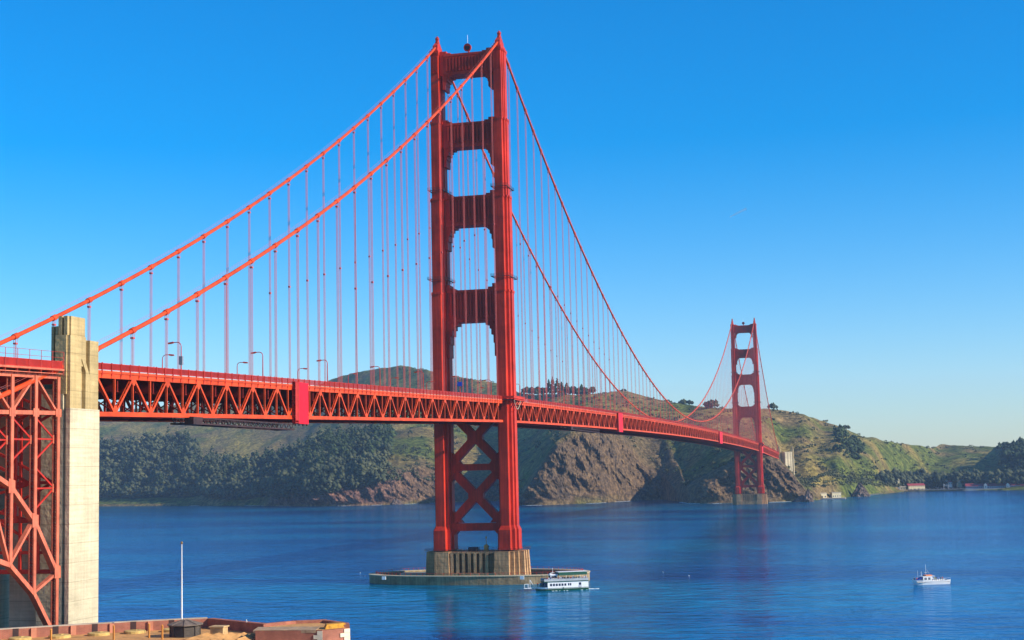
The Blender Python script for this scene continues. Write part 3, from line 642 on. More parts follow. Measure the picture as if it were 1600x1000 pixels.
# suspenders
def susp_mesh(mb, x, y, y0=None):
    zb = ztop(y)+.2; zt = zcab(y)-.3
    for dy in (-.22, .22):
        for dx in (-.2, .2): mb.tube([(x+dx,y+dy,zb),(x+dx,y+dy,zt-1.2),(x+dx*2,y+dy*2.2,zt+.3)], .046, 5)
    mb.box(x-.35,x+.35,y-.4,y+.4,zt-1.45,zt-1.1)
    if zt-zb > 60: mb.box(x-.3,x+.3,y-.34,y+.34,zb+(zt-zb)*.5,zb+(zt-zb)*.5+.5)
near = [(s, -15.24*k) for k in range(1,23) for s in (1,-1)] + [(s, 15.238*k) for k in range(1,29) for s in (1,-1)]
far = [(s, 15.238*k) for k in range(29,84) for s in (1,-1)] + [(s, 1280+15.24*k) for k in range(1,23) for s in (1,-1)]
for s, y in near: m_ = MB(); susp_mesh(m_, s*XC, y); m_.build('suspender', ROPE, bridge, fix=False)
m_ = MB()
for s, y in far: susp_mesh(m_, s*XC, y)
tag(m_.build('suspender', ROPE, bridge, fix=False), kind='stuff')

# stiffening trusses
TOWERGAP = 8.3
def spans():
    return [(-341.0, -TOWERGAP), (TOWERGAP, 1280-TOWERGAP), (1280+TOWERGAP, 1628)]
for s in (1, -1):
    x = s*XC
    for y0, y1 in spans():
        ch = MB(); N = max(2, int((y1-y0)/15.24)); ys = [y0+(y1-y0)*i/N for i in range(N+1)]
        for a, b_ in zip(ys[:-1], ys[1:]):
            ch.bar((x,a,ztop(a)), (x,b_,ztop(b_)), .62, .95, side=(1,0,0)); ch.bar((x,a,ztop(a)-D), (x,b_,ztop(b_)-D), .62, .85, side=(1,0,0))
            # flange lips
            ch.bar((x,a,ztop(a)+.52), (x,b_,ztop(b_)+.52), .95, .10, side=(1,0,0)); ch.bar((x,a,ztop(a)-D-.47), (x,b_,ztop(b_)-D-.47), .95, .10, side=(1,0,0))
        tr = ch.build('stiffening_truss', ORANGE2, bridge); web = MB(); gs = web
        base = 0 if y0 < 0 else (1280 if y0 > 1279 else 0); step = 7.62 if not (0 < y0 < 1279) else 1280/168
        k = 0; kk = [i for i in range(-60, 240) if y0-.2 <= base+i*step <= y1+.2]
        for i in kk:
            y = base+i*step; zt = ztop(y); top = i % 2 == 0
            web.box(x-.22,x+.22,y-.15,y+.15,zt-D,zt)
            # outer plates of gusset
            gz = zt-.55 if top else zt-D+.55
            sgn = -1 if top else 1
            gs.extr([(y-1.0,gz-.0*sgn),(y+1.0,gz),(y+.45,gz+sgn*1.1),(y-.45,gz+sgn*1.1)], x+s*.325, x+s*.30)
            gs.box(min(x+s*.30,x+s*.33), max(x+s*.30,x+s*.33), y-1.0, y+1.0, min(gz,gz-sgn*.45), max(gz,gz-sgn*.45))
        for i in kk:
            y = base+i*step; yn = y+step
            if yn > y1+.2: continue
            za = ztop(y) if i%2==0 else ztop(y)-D; zb = ztop(yn)-D if i%2==0 else ztop(yn)
            for dx in (-.27, .27):
                web.bar((x+dx,y,za), (x+dx,yn,zb), .07, .50, side=(1,0,0))
            web.bar((x,y,za), (x,yn,zb), .5, .07, side=(1,0,0))
            if y0 < 0:   # lattice bars across the near members
                pa, pb = Vector((x,y,za)), Vector((x,yn,zb)); L = (pb-pa).length; d = (pb-pa)/L; nrm = Vector((0,-d.z,d.y))
                for q in range(9):
                    c0 = pa+d*(L*(q+.5)/9)
                    for sg in (-1,1): web.bar(c0-Vector((.25*sg,0,0))+nrm*.22*1-d*.4, c0+Vector((.25*sg,0,0))+nrm*.22+d*.4, .06, .05)
        web.build('web_bracing', ORANGE2, tr)

# deck, floor beams, laterals
for y0, y1 in ((-341,0),(0,1280),(1280,1632)):
    N = int((y1-y0)/15.24)+1; ys = [y0+(y1-y0)*i/N for i in range(N+1)]
    slab = MB(); road = MB(); cur = MB(); fb = MB(); lat = MB(); fas = {1: MB(), -1: MB()}
    for a, b_ in zip(ys[:-1], ys[1:]):
        za, zb = ztop(a), ztop(b_)
        def pr(mb, x0, x1, lo, hi):
            mb.add([(x0,a,za+lo),(x1,a,za+lo),(x1,a,za+hi),(x0,a,za+hi),(x0,b_,zb+lo),(x1,b_,zb+lo),(x1,b_,zb+hi),(x0,b_,zb+hi)],
                   [(0,1,2,3),(7,6,5,4),(0,4,5,1),(1,5,6,2),(2,6,7,3),(3,7,4,0)])
        pr(road, -9.2, 9.2, .75, 1.05)
        for s in (-1, 1):
            lo, hi = sorted((s*9.2, s*13.2)); pr(slab, lo, hi, .85, 1.10)
            lo, hi = sorted((s*13.25, s*13.95)); pr(cur, lo, hi, 1.02, 1.13)
            lo, hi = sorted((s*13.9, s*14.15)); pr(fas[s], lo, hi, .60, .98)
        for xs in (-10,-6,-2,2,6,10): pr(fb, xs-.2, xs+.2, .0, .74)
    road.build('roadway', ASPH, bridge); slab.build('sidewalk', PALEC, bridge); cur.build('kerb_strip', CURB, bridge); [f_.build('fascia', ORANGE2, bridge) for f_ in fas.values()]
    n = int((y1-y0)/7.62)
    for k in range(n+1):
        y = y0+(y1-y0)*k/n; z = ztop(y)
        fb.box(-13.3,13.3,y-.18,y+.18,z-2.9,z-.1); fb.box(-13.3,13.3,y-.4,y+.4,z-3.05,z-2.9); fb.box(-6.3,-5.9,y-.2,y+.2,z-7.3,z-3.04); fb.box(5.9,6.3,y-.2,y+.2,z-7.3,z-3.04)
        lat.box(-13.3,13.3,y-.22,y+.22,z-D-.3,z-D+.3)
        fb.bar((-13.3,y,z-D), (-4,y,z-2), .25,.25); fb.bar((13.3,y,z-D), (4,y,z-2), .25,.25)
        if k < n:
            yb = y0+(y1-y0)*(k+1)/n; sg = 1 if k%2 else -1
            lat.bar((-13.3*sg,y,z-D-.05), (0,yb,ztop(yb)-D-.05), .35, .3, side=(0,1,0)); lat.bar((13.3*sg,y,z-D-.05), (0,yb,ztop(yb)-D-.05), .35, .28, side=(0,1,0))
    fb.build('floor_beams', FLOORSHADE, bridge); lat.build('bottom_laterals', FLOORSHADE, bridge)
# railings
for s in (1, -1):
    for y0, y1 in ((-341,-9.7),(9.7,1270.3),(1289.7,1630)):
        r_ = MB(); x = s*14.02; N = int((y1-y0)/15.24)+1; ys = [y0+(y1-y0)*i/N for i in range(N+1)]
        for a, b_ in zip(ys[:-1], ys[1:]):
            for h_, t_ in ((2.46,.14),(1.27,.10)):
                r_.bar((x,a,ztop(a)+h_), (x,b_,ztop(b_)+h_), .16, t_)
        n = int((y1-y0)/.30) if y0 < 0 or True else 0
        for k in range(n):
            y = y0+(k+.5)*(y1-y0)/n; z = ztop(y); r_.add([(x-.04,y-.085,z+1.27),(x-.04,y+.085,z+1.27),(x-.04,y+.085,z+2.42),(x-.04,y-.085,z+2.42),(x+.04,y-.085,z+1.27),(x+.04,y+.085,z+1.27),(x+.04,y+.085,z+2.42),(x+.04,y-.085,z+2.42)],
                     [(0,3,2,1),(4,5,6,7),(0,1,5,4),(3,7,6,2)])
        p_ = r_; n = int((y1-y0)/3.81)
        for k in range(n+1):
            y = y0+(y1-y0)*k/n; z = ztop(y); p_.box(min(x,x+s*.2), max(x,x+s*.2), y-.11, y+.11, z+.1, z+2.62); p_.bar((s*13.95,y,z-.5), (x+s*.12,y,z+.7), .2, .2)
        r_.build('railing', ORDARK, bridge, fix=False)

# red maintenance enclosures on the truss
def tarp(y0, y1, label):
    z = ztop((y0+y1)/2); q = MB()
    q.box(13.2, 15.0, y0, y1, z-D-1.8, z+1.55); q.box(12.8, 13.2, y0+.2, y1-.2, z-D-1.6, z+1.2)
    o = q.build('work_enclosure', REDTARP); tag(o, label, 'work enclosure')
    f = MB()
    for yy in (y0-.8, y0-2.6):
        for xx in (14.3, 15.0): f.box(xx-.1, xx+.1, yy-.1, yy+.1, z-D-1.9, z+1.7)
    for zz in np.linspace(z-D-1.6, z+1.5, 7): f.box(14.2, 15.05, y0-2.8, y0-.02, zz-.08, zz+.08)
    f.box(15.0,15.06,y0-2.6,y0-.1,z-D-1.0,z+1.4)
    f.build('scaffold_frame', ORDARK, o)
    g_ = MB()
    for xx in (13.6,14.7): 
        for yy in (y0+.6, y1-.6): g_.box(xx-.15,xx+.15,yy-.15,yy+.15,z-D-2.3,z-D-1.8)
    g_.build('caster', DARKST, o)
    return o
tarp(-231.5,-224.8, 'bright red sheeted enclosure on the truss left of the near tower')
tarp(263.5,276, 'crimson sheeted enclosure on the main span, middle of the truss')
tarp(815,838, 'small crimson sheeted enclosure farther along the main span')
tarp(1303,1325, 'crimson sheeted enclosure just beyond the far tower')
# travelling platforms hung under the truss
def traveller(y0, y1, h, label):
    q = MB(); z = ztop((y0+y1)/2)-D-1.0
    for x in (14.0, 9.5):
        q.bar((x,y0,z-h), (x,y1,z-h), .35, .35); q.bar((x,y0,z-.15), (x,y1,z-.15), .3, .3)
        n = int((y1-y0)/1.6)
        for k in range(n):
            a, b_ = y0+(y1-y0)*k/n, y0+(y1-y0)*(k+1)/n
            q.bar((x,a,z-h if k%2 else z), (x,b_,z if k%2 else z-h), .16, .16)
    q.box(9.2,14.2,y0,y0+3.2,z-h-.2,z-h+.1); q.box(13.0,15.2,y0-.6,y0+4,z-h-.3,z-.1); q.box(9.2,14.2,y1-3,y1,z-h-.2,z-h+.05)
    n = 12
    for k in range(n+1): q.box(9.2,14.2,y0+(y1-y0)*k/n-.12,y0+(y1-y0)*k/n+.12,z-h-.1,z-h+.12)
    tag(q.build('maintenance_platform', DARKST), label, 'maintenance platform')
traveller(-294,-233,1.5,'long dark latticed platform slung under the truss beside the red enclosure')
traveller(124,205,1.5,'dark platform slung under the main span above the far cliff')

# ------------------------------------------------------------------ piers and fender
def cont(px, py, L, b): return None
def make_pier(label, fluted_from=3.0):
    o = empty('bridge_pier', (0,0,0)); tag(o, label, 'pier')
    for s in (-1, 1):
        ped = MB()
        def sec(k):   # stepped pedestal with batter k
            X0, X1 = 9.6, 20.6+k; ye = 10.2+k
            P = [(X0-k*.5,-ye),(15.6+k*.3,-ye),(15.6+k*.3,-ye+2.2),(17.2+k*.4,-ye+2.2),(17.2+k*.4,-ye+3.6),(18.8+k*.5,-ye+3.6),(18.8+k*.5,-ye+5.4),(X1,-ye+5.4),(X1,-ye+7.6),(19.4+k*.5,-ye+7.6),(19.4+k*.5,-.9),(X1,-.9)]
            Q = P + [(x,-y) for x,y in reversed(P)]
            return [(s*x,y) for x,y in Q]
        a, b_ = sec(.9), sec(0); n = len(a)
        ped.add([(x,y,-6) for x,y in a]+[(x,y,12.4) for x,y in b_], [(i,(i+1)%n,n+(i+1)%n,n+i) for i in range(n)]+[tuple(range(n,2*n))])
        ped.build('pedestal', PIERC, o)
    q = MB()
    q.box(-9.9,9.9,-7.6,7.6,-6,12.2)
    q.box(-9.7,9.7,-10.4,10.4,-6,3.9)
    q.box(-9.7,9.7,-9.8,9.8,11.7,12.3)
    for k in range(7):
        x = -9.0+k*2.45
        for sy in (-1,1): q.box(x, x+1.15, *sorted((sy*7.5, sy*9.9)), 3.8, 11.75)
    q.build('fluted_wall', PIERC, o)
    r_ = MB(); zt = 12.4
    pts = [(-20,-9.8),(20,-9.8),(20,9.8),(-20,9.8)]
    for h in (.6,1.15):
        r_.tube([(x,y,zt+h) for x,y in pts+pts[:1]], .05, 4)
    for i in range(4):
        a, b_ = pts[i], pts[(i+1)%4]; n = 20 if i%2==0 else 10
        for k in range(n): t_ = k/n; r_.tube([(a[0]+(b_[0]-a[0])*t_, a[1]+(b_[1]-a[1])*t_, zt-.3),(a[0]+(b_[0]-a[0])*t_, a[1]+(b_[1]-a[1])*t_, zt+1.2)], .055, 4)
    r_.build('pier_railing', DARKST, o)
    return o
pn = make_pier('fluted tan concrete pier under the near tower inside the ring'); 
pf = copy_tree(pn); pf.location = (0,1280,0); pf['label'] = 'fluted reddish pier under the far tower near the cliff'
# small equipment on the near pier deck
q = MB().box(4.2,5.8,-6,-4.4,12.2,14.4); q.extr([(4.0,14.4),(6.0,14.4),(5.0,15.3)], -6.2, -4.2, 'y'); q.tube([(5,-5,15),(5,-5,17.6)], .12, 6); q.lathe([(.35,17.6),(.4,18),(.1,18.4)],5,-5,8)
tag(q.build('signal_hut', mat('ochre', (.45,.25,.06), .7)), 'small ochre hut with a beacon on the near pier between the tower legs', 'hut')
q = MB().tube([(-2.5,-5,13.2),(1.6,-5,13.2)], .95, 12); q.box(-2.2,-1.7,-5.8,-4.2,12.2,13); q.box(.8,1.3,-5.8,-4.2,12.2,13)
tag(q.build('tank', BLACKM), 'dark horizontal tank on the near pier deck', 'tank')
# fender ring
def oval(a, b, n=72, e=2.25):
    P = []
    for k in range(n):
        t_ = 2*math.pi*k/n; c_, s_ = math.cos(t_), math.sin(t_)
        P.append((a*math.copysign(abs(c_)**(2/e),c_), b*math.copysign(abs(s_)**(2/e),s_)))
    return P
fo = MB(); A_ = oval(46.3,22.5); B_ = oval(43.0,19.3); A2 = oval(46.6,22.8); n = len(A_)
V = [(x,y,-6) for x,y in A_]+[(x,y,3.3) for x,y in A_]+[(x,y,3.3) for x,y in B_]+[(x,y,-6) for x,y in B_]
fo.add(V, [(j*n+i, j*n+(i+1)%n, ((j+1)%4)*n+(i+1)%n, ((j+1)%4)*n+i) for j in range(4) for i in range(n)])
fender = fo.build('concrete_fender_ring', FENDC); tag(fender, 'low oval concrete ring wall in the water round the near tower pier', 'fender')
c2 = MB(); V = [(x,y,3.3) for x,y in A2]+[(x,y,3.6) for x,y in A2]+[(x,y,3.6) for x,y in B_]+[(x,y,3.3) for x,y in B_]
c2.add(V, [(j*n+i, j*n+(i+1)%n, ((j+1)%4)*n+(i+1)%n, ((j+1)%4)*n+i) for j in range(4) for i in range(n)]); c2.build('coping', CONC, fender)
pp = MB(); P = oval(43.6,19.9,90)
for i,(x,y) in enumerate(P): pp.tube([(x,y,3.5),(x,y,4.6)], .07, 5)
pp.tube([(x,y,4.5) for x,y in P+P[:1]], .035, 4); pp.build('post_railing', ORDARK, fender)
dk = MB(); dk.box(-36,-22.5,6,16,-6,2.9); dk.build('inner_block', CONC, fender)
for x in (24,-34):
    q = MB().box(x-.8,x+.8,-23.0 if x>0 else -20.6,-22.6 if x>0 else -20.2,2.2,3.5); q.build('notice_board', WHITE, fender)

# ------------------------------------------------------------------ concrete pylons
def pylon(x_sign_parts, label, y0=-350.5, low_z=2):
    o = empty('bridge_pylon', (0,0,0)); tag(o, label, 'pylon')
    for s in (1, -1):
        b_ = MB(); X = lambda x: s*(x-1.6)
        def bx(xa, xb, ya, yb, za, zb): b_.box(*sorted((X(xa),X(xb))), ya+3, yb+3, za, zb)
        def ex(poly, xa, xb): b_.extr([(y_+3,z_) for y_,z_ in poly], *sorted((X(xa),X(xb))))
        bx(10.6,16.15,-350.15,-340.35,low_z,61.5)
        bx(3.5,10.61,-348.9,-341.5,low_z,61)              # recessed inner wall
        bx(16.19,17.25,-350.7,-340.0,low_z,57.8)          # lower east slab
        bx(10.4,15.7,-350.9,-350.19,low_z,60.5)
        bx(16.4,17.24,-350.95,-350.69,low_z,57.8)
        b_.build('shaft', CONC, o); b_ = MB()
        # upper plates with the slot between them
        ex([(-350.6,57.79),(-346.5,57.79),(-346.5,67.6),(-346.5,71.7),(-350.6,71.7)], 16.19, 17.0)
        ex([(-346.51,67.6),(-344.9,65.1),(-344.9,67.2),(-344.9,71.7),(-346.51,71.7)], 16.19, 16.99)
        ex([(-344.91,57.79),(-343.4,57.79),(-343.4,64.4),(-344.91,67.0)], 16.19, 17.0)
        ex([(-343.41,57.79),(-340.1,57.79),(-340.1,71.2),(-343.41,71.2)], 16.19, 17.01)
        bx(14.0,16.2,-350.2,-340.3,61.5,71.3)
        # tall head
        bx(14.5,16.8,-350.1,-344.9,71.29,75.4); bx(14.49,16.79,-350.1,-344.91,66.0,71.3)
        for xa in (14.5, 15.7): bx(xa,xa+.72,-350.75,-350.09,71.69,75.39)
        bx(12.9,14.51,-350.0,-345.5,61.4,73.5)
        for xa in (12.9,13.8): bx(xa,xa+.5,-350.55,-349.99,66.29,73.49)
        bx(13.95,16.3,-350.85,-350.19,60.49,71.75)
        b_.build('shaft_head', CONCU, o)
    c_ = MB(); c_.box(-1.91,1.91,-345.8,-338.6,46,61); c_.box(-9,9,-346.3,-338.2,60.9,63.2); c_.extr([(-1.91,43),(-.8,46.01),(-1.91,46.01)], -345.7,-338.7,'y'); c_.extr([(1.91,43),(.8,46.01),(1.91,46.01)], -345.7,-338.7,'y')
    c_.build('cross_wall', CONC, o)
    return o
py_ = pylon(1, 'tall cream concrete pylon at the left, lit on its right face', low_z=2)
py2 = copy_tree(py_); py2.location = (0,1980.5,0); py2['label'] = 'first slim pale pylon where the bridge meets the far cliff'
py3 = copy_tree(py_); py3.location = (17,2015,0); py3['label'] = 'second pale pylon on the far cliff, beyond the bright anchorage wall'
bridge_ap = empty('approach_span', (0,0,0)); tag(bridge_ap, 'short orange approach deck running off behind the far pylons', 'approach span')
ah = empty('anchorage_house', (0,0,0)); tag(ah, 'bright pale anchorage wall between the two far pylons', 'anchorage')
q = MB(); q.box(-6.5,6.5,-4,12,-40,13); q.box(-6.9,6.9,-4.4,12.4,12.9,14)
for k in range(3): q.box(-6.0+k*5,-4.2+k*5,-4.5,-3.9,-40,12.95)
q.build('wall', CONC, ah); ah.location = (24.5,1640,53); ah.rotation_euler[2] = R(38)
MB().box(-13,13,0,100,-1,.7).build('approach_deck', ORANGE, bridge_ap).location = (0,1632,62.6); 

# ------------------------------------------------------------------ steel arch span left of the pylon
arch = empty('steel_arch_span', (0,0,0)); tag(arch, 'orange steel arch viaduct with latticed posts at the left edge', 'arch span')
def AY(k): return -349.6 - 7.72*k
def adeck(y): return ztop(y)-.85
def aup(k): y = k; return 27.3 + 1.62*k*7.0 - .062*(k*7.0)**2*.55     # upper arch chord
def alo(k): return 15.0 + 1.9*k*7.0*.8 - .07*(k*7.0)**2*.5
NA = 13
def lpost(mb, x, y, z0, z1, w=1.05, lac=None):
    """laced post: two plates facing east and west, lacing on the south and north sides"""
    for dx in (-w/2, w/2): mb.box(x+dx-.06, x+dx+.06, y-.42, y+.42, z0, z1)
    for dy in (-.40, .40):
        for dx in (-w/2+.1, w/2-.1): mb.box(x+dx-.10, x+dx+.10, y+dy-.05, y+dy+.05, z0, z1)
        n = max(1, int((z1-z0)/1.0))
        for k in range(n):
            a, b_ = z0+(z1-z0)*k/n, z0+(z1-z0)*(k+1)/n
            lac.bar((x-w/2,y+dy*.93,a), (x+w/2,y+dy*.93,b_), .09, .04, side=(1,0,0)); lac.bar((x+w/2,y+dy*.86,a), (x-w/2,y+dy*.86,b_), .09, .04, side=(1,0,0))
def zlow(k): return adeck(AY(k))-6.75
def ymir(k): return k if k <= 6.5 else 13-k
for s in (1, -1):
    x = s*XC; rib = MB(); dch = MB(); lch = MB(); posts = MB(); web = MB(); zig = MB(); gus = posts; lac = MB()
    for k in range(NA+1):
        y = AY(k); j = ymir(k); zt = adeck(y); zl = zlow(k); ua = min(aup(j), zl-1); la = min(alo(j), ua-2.5)
        lpost(posts, x, y, max(la,4) if k else 4, zt, lac=lac)
        if k < NA:
            y2 = AY(k+1); j2 = ymir(k+1); zt2 = adeck(y2); zl2 = zlow(k+1); ub = min(aup(j2), zl2-1); lb = min(alo(j2), ub-2.5)
            dch.bar((x,y,zt), (x,y2,zt2), .8, .75); lch.bar((x,y,zl), (x,y2,zl2), .8, .75)
            rib.bar((x,y,ua), (x,y2,ub), 1.1, .85); rib.bar((x,y,la), (x,y2,lb), 1.1, .85)
            dch.bar((x+s*.5,y,zt+.55), (x+s*.5,y2,zt2+.55), 1.6, .14)
            if k % 2: web.bar((x,y,zt), (x,y2,zl2), .75, .42)
            else: web.bar((x,y,zl), (x,y2,zt2), .75, .42)
            if k == 0: web.bar((x,y,zt-.0), (x,(y+y2)/2,zt-.2), .5, .2)
            if k % 2 == 0: web.bar((x,y,la), (x,y2,ub), .8, .5) if k else web.bar((x,y,ua-.4),(x,y2,lb),.8,.5)
            else: web.bar((x,y,ua), (x,y2,lb), .8, .5)
            # zigzag longitudinal bracing between the posts above the arch
            zc = zl-.4; kk_ = 0; step = 4.55; xi = x-s*.35
            right = True
            while zc - step > ub+.2:
                ya, yb = (y2, y) if right else (y, y2)
                zig.bar((xi,ya,zc), (xi,yb,zc-step), .18, .34)
                if right: zig.bar((xi,y,zc-step), (xi,y2,zc-step), .18, .3); gus.box(xi-.2,xi+.2,y-.75,y+.4,zc-step-.8,zc-step+.8)
                right = not right; zc -= step
        gus.box(x+s*.45,x+s*.56,y-.95,y+.95,zl-.75,zl+.75)
        gus.extr([(y-1.0,ua-1.2),(y+1.0,ua-1.2),(y+1.0,ua+1.0),(y-1.0,ua+1.4)], x+s*.56, x+s*.62)
    rib.build('arch_rib', ORPINK, arch); dch.build('deck_chord', ORPINK, arch); lch.build('lower_chord', ORPINK, arch); lac.build('post_lacing', ORDARK, posts.build('laced_posts', ORPINK, arch)); web.build('diagonals', ORPINK, arch); zig.build('zigzag_bracing', ORDARK, arch)  # lacing and zigzag darker than the posts: shade painted into their colour
# transverse sway frames and deck
sw = MB(); dk = MB(); rl = MB(); rd = MB(); fs = MB()
for k in range(NA+1):
    y = AY(k); j = ymir(k); zt = adeck(y); zl = zlow(k); ua = min(aup(j), zl-1)
    sw.box(-13.2,13.2,y-.2,y+.2,zt-1.3,zt+.2); sw.box(-13.2,13.2,y-.2,y+.2,zl-.35,zl+.35); sw.box(-13.2,13.2,y-.25,y+.25,ua-.4,ua+.4)
    for xx in (-6.4,6.4,10.2,-10.2): sw.box(xx-.25,xx+.25,y-.22,y+.22,ua-.1,zt-1.2)
    if k < NA:
        y2 = AY(k+1)
        for xx in (-9.5,-4.5,4.5,9.5): sw.bar((xx,y,zt-.6),(xx,y2,adeck(y2)-.6),.35,.8); sw.bar((xx,y,zl+.1),(xx,y2,zlow(k+1)+.1),.3,.5)
        sw.bar((-13,y,zl+.15),(13,y2,zlow(k+1)+.15),.4,.4,side=(0,1,0)); sw.bar((13,y,zl-.15),(-13,y2,zlow(k+1)-.15),.4,.4,side=(0,1,0))
    sw.bar((-13.2,y,zl),(0,y,zt-1),.35,.45,side=(0,1,0)); sw.bar((13.2,y,zl),(0,y,zt-1),.35,.43,side=(0,1,0))
    z = zl; 
    while z > ua+4: 
        h = min(13.0, z-ua); sw.bar((-13.2,y,z),(13.2,y,z-h),.4,.5,side=(0,1,0)); sw.bar((13.2,y,z),(-13.2,y,z-h),.42,.48,side=(0,1,0)); z -= h
        sw.box(-13.2,13.2,y-.2,y+.2,z-.3,z+.3)
ya, yb = AY(0)+.6, AY(NA)
za, zb = adeck(ya), adeck(yb)
for (mb, x0, x1, lo, hi) in ((rd,-9,9,.8,1.2),(rd,9.0,13.4,1.2,1.45),(rd,-13.4,-9.0,1.2,1.45),(fs,13.4,15.0,1.15,1.5),(fs,-15.0,-13.4,1.15,1.5)):
    mb.add([(x0,ya,za+lo),(x1,ya,za+lo),(x1,ya,za+hi),(x0,ya,za+hi),(x0,yb,zb+lo),(x1,yb,zb+lo),(x1,yb,zb+hi),(x0,yb,zb+hi)], [(0,1,2,3),(7,6,5,4),(0,4,5,1),(1,5,6,2),(2,6,7,3),(3,7,4,0)])
sw.build('sway_frames', ORDARK, arch); rd.build('deck', ASPH, arch); fs.build('walkway_ledge', ORPINK, arch)  # sway frames in the darker orange, interior shade painted in
mesh_f = MB(); n = int((ya-yb)/.30)
for s in (1,-1):
    x = s*14.6
    for h_ in (1.62, 2.9): rl.bar((x,ya,za+h_), (x,yb,zb+h_), .16, .14)
    for k in range(n):
        t_ = (k+.5)/n; y = ya+(yb-ya)*t_; z = za+(zb-za)*t_; rl.box(x-.04,x+.04,y-.10,y+.10,z+1.62,z+2.85)
    nn = int((ya-yb)/3.86)
    for k in range(nn+1):
        t_ = k/nn; y = ya+(yb-ya)*t_-.05; z = za+(zb-za)*t_
        mesh_f.tube([(x+s*.25,y,z+.2),(x+s*.25,y,z+4.7)], .06, 5)
        mesh_f.bar((x-s*.6,y,z+.1),(x+s*.35,y,z+1.3),.12,.12)
    for h_ in (4.68, 3.6): mesh_f.tube([(x+s*.25,ya,za+h_),(x+s*.25,yb,zb+h_)], .035, 4)
rl.build('railing', ORDARK, arch); mesh_f.build('tall_fence', ORDARK, arch)

# ------------------------------------------------------------------ street lamps on the deck
def lamp(s, y, tall, label, group, first=None):
    """s: +1 viewer's side (arm reaches over the road)"""
    x = s*12.6; z = ztop(y)+1.25; H = 7.6
    o = empty('street_lamp', (x,y,z)); tag(o, label, 'street lamp', group)
    p = MB().lathe([(.28,0),(.28,.9),(.16,1.1),(.11,H-1.0)],0,0,8)
    d = -s; arc = [(d*(1-math.cos(a))*1.0, 0, H-1.0+math.sin(a)*1.0) for a in np.linspace(0,1.57,7)] + [(d*2.2,0,H-.05)]
    p.tube(arc, .10, 6); p.build('post', ORDARK, o)
    q = MB().add([(d*1.9,-.22,H-.25),(d*3.3,-.18,H-.28),(d*3.3,.18,H-.28),(d*1.9,.22,H-.25),(d*1.9,-.16,H+.18),(d*3.2,-.1,H),(d*3.2,.1,H),(d*1.9,.16,H+.18)],
          [(0,3,2,1),(4,5,6,7),(0,1,5,4),(1,2,6,5),(2,3,7,6),(3,0,4,7)]); q.build('lamp_head', ORANGE, o)
    MB().box(*sorted((d*2.3,d*3.2)),-.13,.13,H-.36,H-.27).build('lens', mat_lens, o)
    return o
mat_lens = mat('amber_lens', (.62,.40,.10), .3)
LE = 'tall orange street lamp on the near walkway of the side span'; LW = 'orange street lamp on the far walkway of the side span, arm pointing right'
l0 = None
for k in range(7):
    y = -295.5+45.72*k; o = lamp(1, y, True, LE, 'near side lamps of the side span')
    if k == 0: MB().box(-.42,.42,-.3,.3,2.5,4.4).build('notice_panel', mat('grey_panel', (.25,.27,.30), .6), o); o['label'] = 'tall leftmost street lamp with a grey box on its post'; del o['group']
    if k == 5: MB().box(-.9,.9,-.16,-.1,3.8,5.4).build('blue_sign', BLUE, o); o['label'] = 'street lamp with a square blue sign, seen between the near tower legs'; del o['group']
for k in range(6): lamp(-1, -255+45.6*k, False, LW, 'far side lamps of the side span')
for k in range(27):
    lamp(1, 28+46.5*k, True, 'orange street lamp on the near walkway of the main span', 'near side lamps of the main span')
    if k < 20: lamp(-1, 50+46.5*k, True, 'orange street lamp on the far walkway of the main span', 'far side lamps of the main span')

# ------------------------------------------------------------------ fort at the lower left
fort = empty('brick_fort', (0,0,0)); tag(fort, 'orange brick fort roof with parapet and corner bastion at the bottom left', 'fort')
def wall_path(mb, pts, th, z0, z1, side=1):
    for (ax,ay),(bx,by) in zip(pts[:-1], pts[1:]):
        d = Vector((bx-ax,by-ay,0)); L = d.length; d /= L; nrm = Vector((-d.y,d.x,0))*th*side
        P = [(ax,ay),(bx,by),(bx+nrm.x,by+nrm.y),(ax+nrm.x,ay+nrm.y)]; mb.prism(P, z0, z1)
ZR = 17.35
NP = [(-34,-412),(17,-372.2),(33.8,-359.3),(45.8,-352.2)]
bd = MB(); poly = [(-34,-412),(17,-372.2),(33.8,-359.3),(45.8,-352.2),(52.5,-356.6),(62.2,-362.6),(66,-361.0),(71,-359.0),(77.2,-364.2),(78.2,-367.2),(74.4,-372.2),(64,-377),(74,-420),(70,-470),(-20,-470)]
bd.prism(poly, 2, ZR); bd.build('walls', BRICK, fort)
rf = MB(); rf.add([(x,y,ZR+.004) for x,y in poly], [tuple(range(len(poly)))]); rf.build('roof', ROOFD, fort, fix=False)
pw = MB(); wall_path(pw, NP, 1.3, ZR, 19.0, 1); wall_path(pw, [(45.8,-352.2),(52.5,-356.6),(62.2,-362.6)], 1.2, ZR, 19.0, 1)
pw.build('parapet', BRICK, fort)
ct = MB(); wall_path(ct, NP, 1.45, 19.0, 19.12, 1); ct.build('parapet_coping', PALEC, fort)
PALEB = mat('pale_brick', (.60,.23,.13), .9, .15, .5)
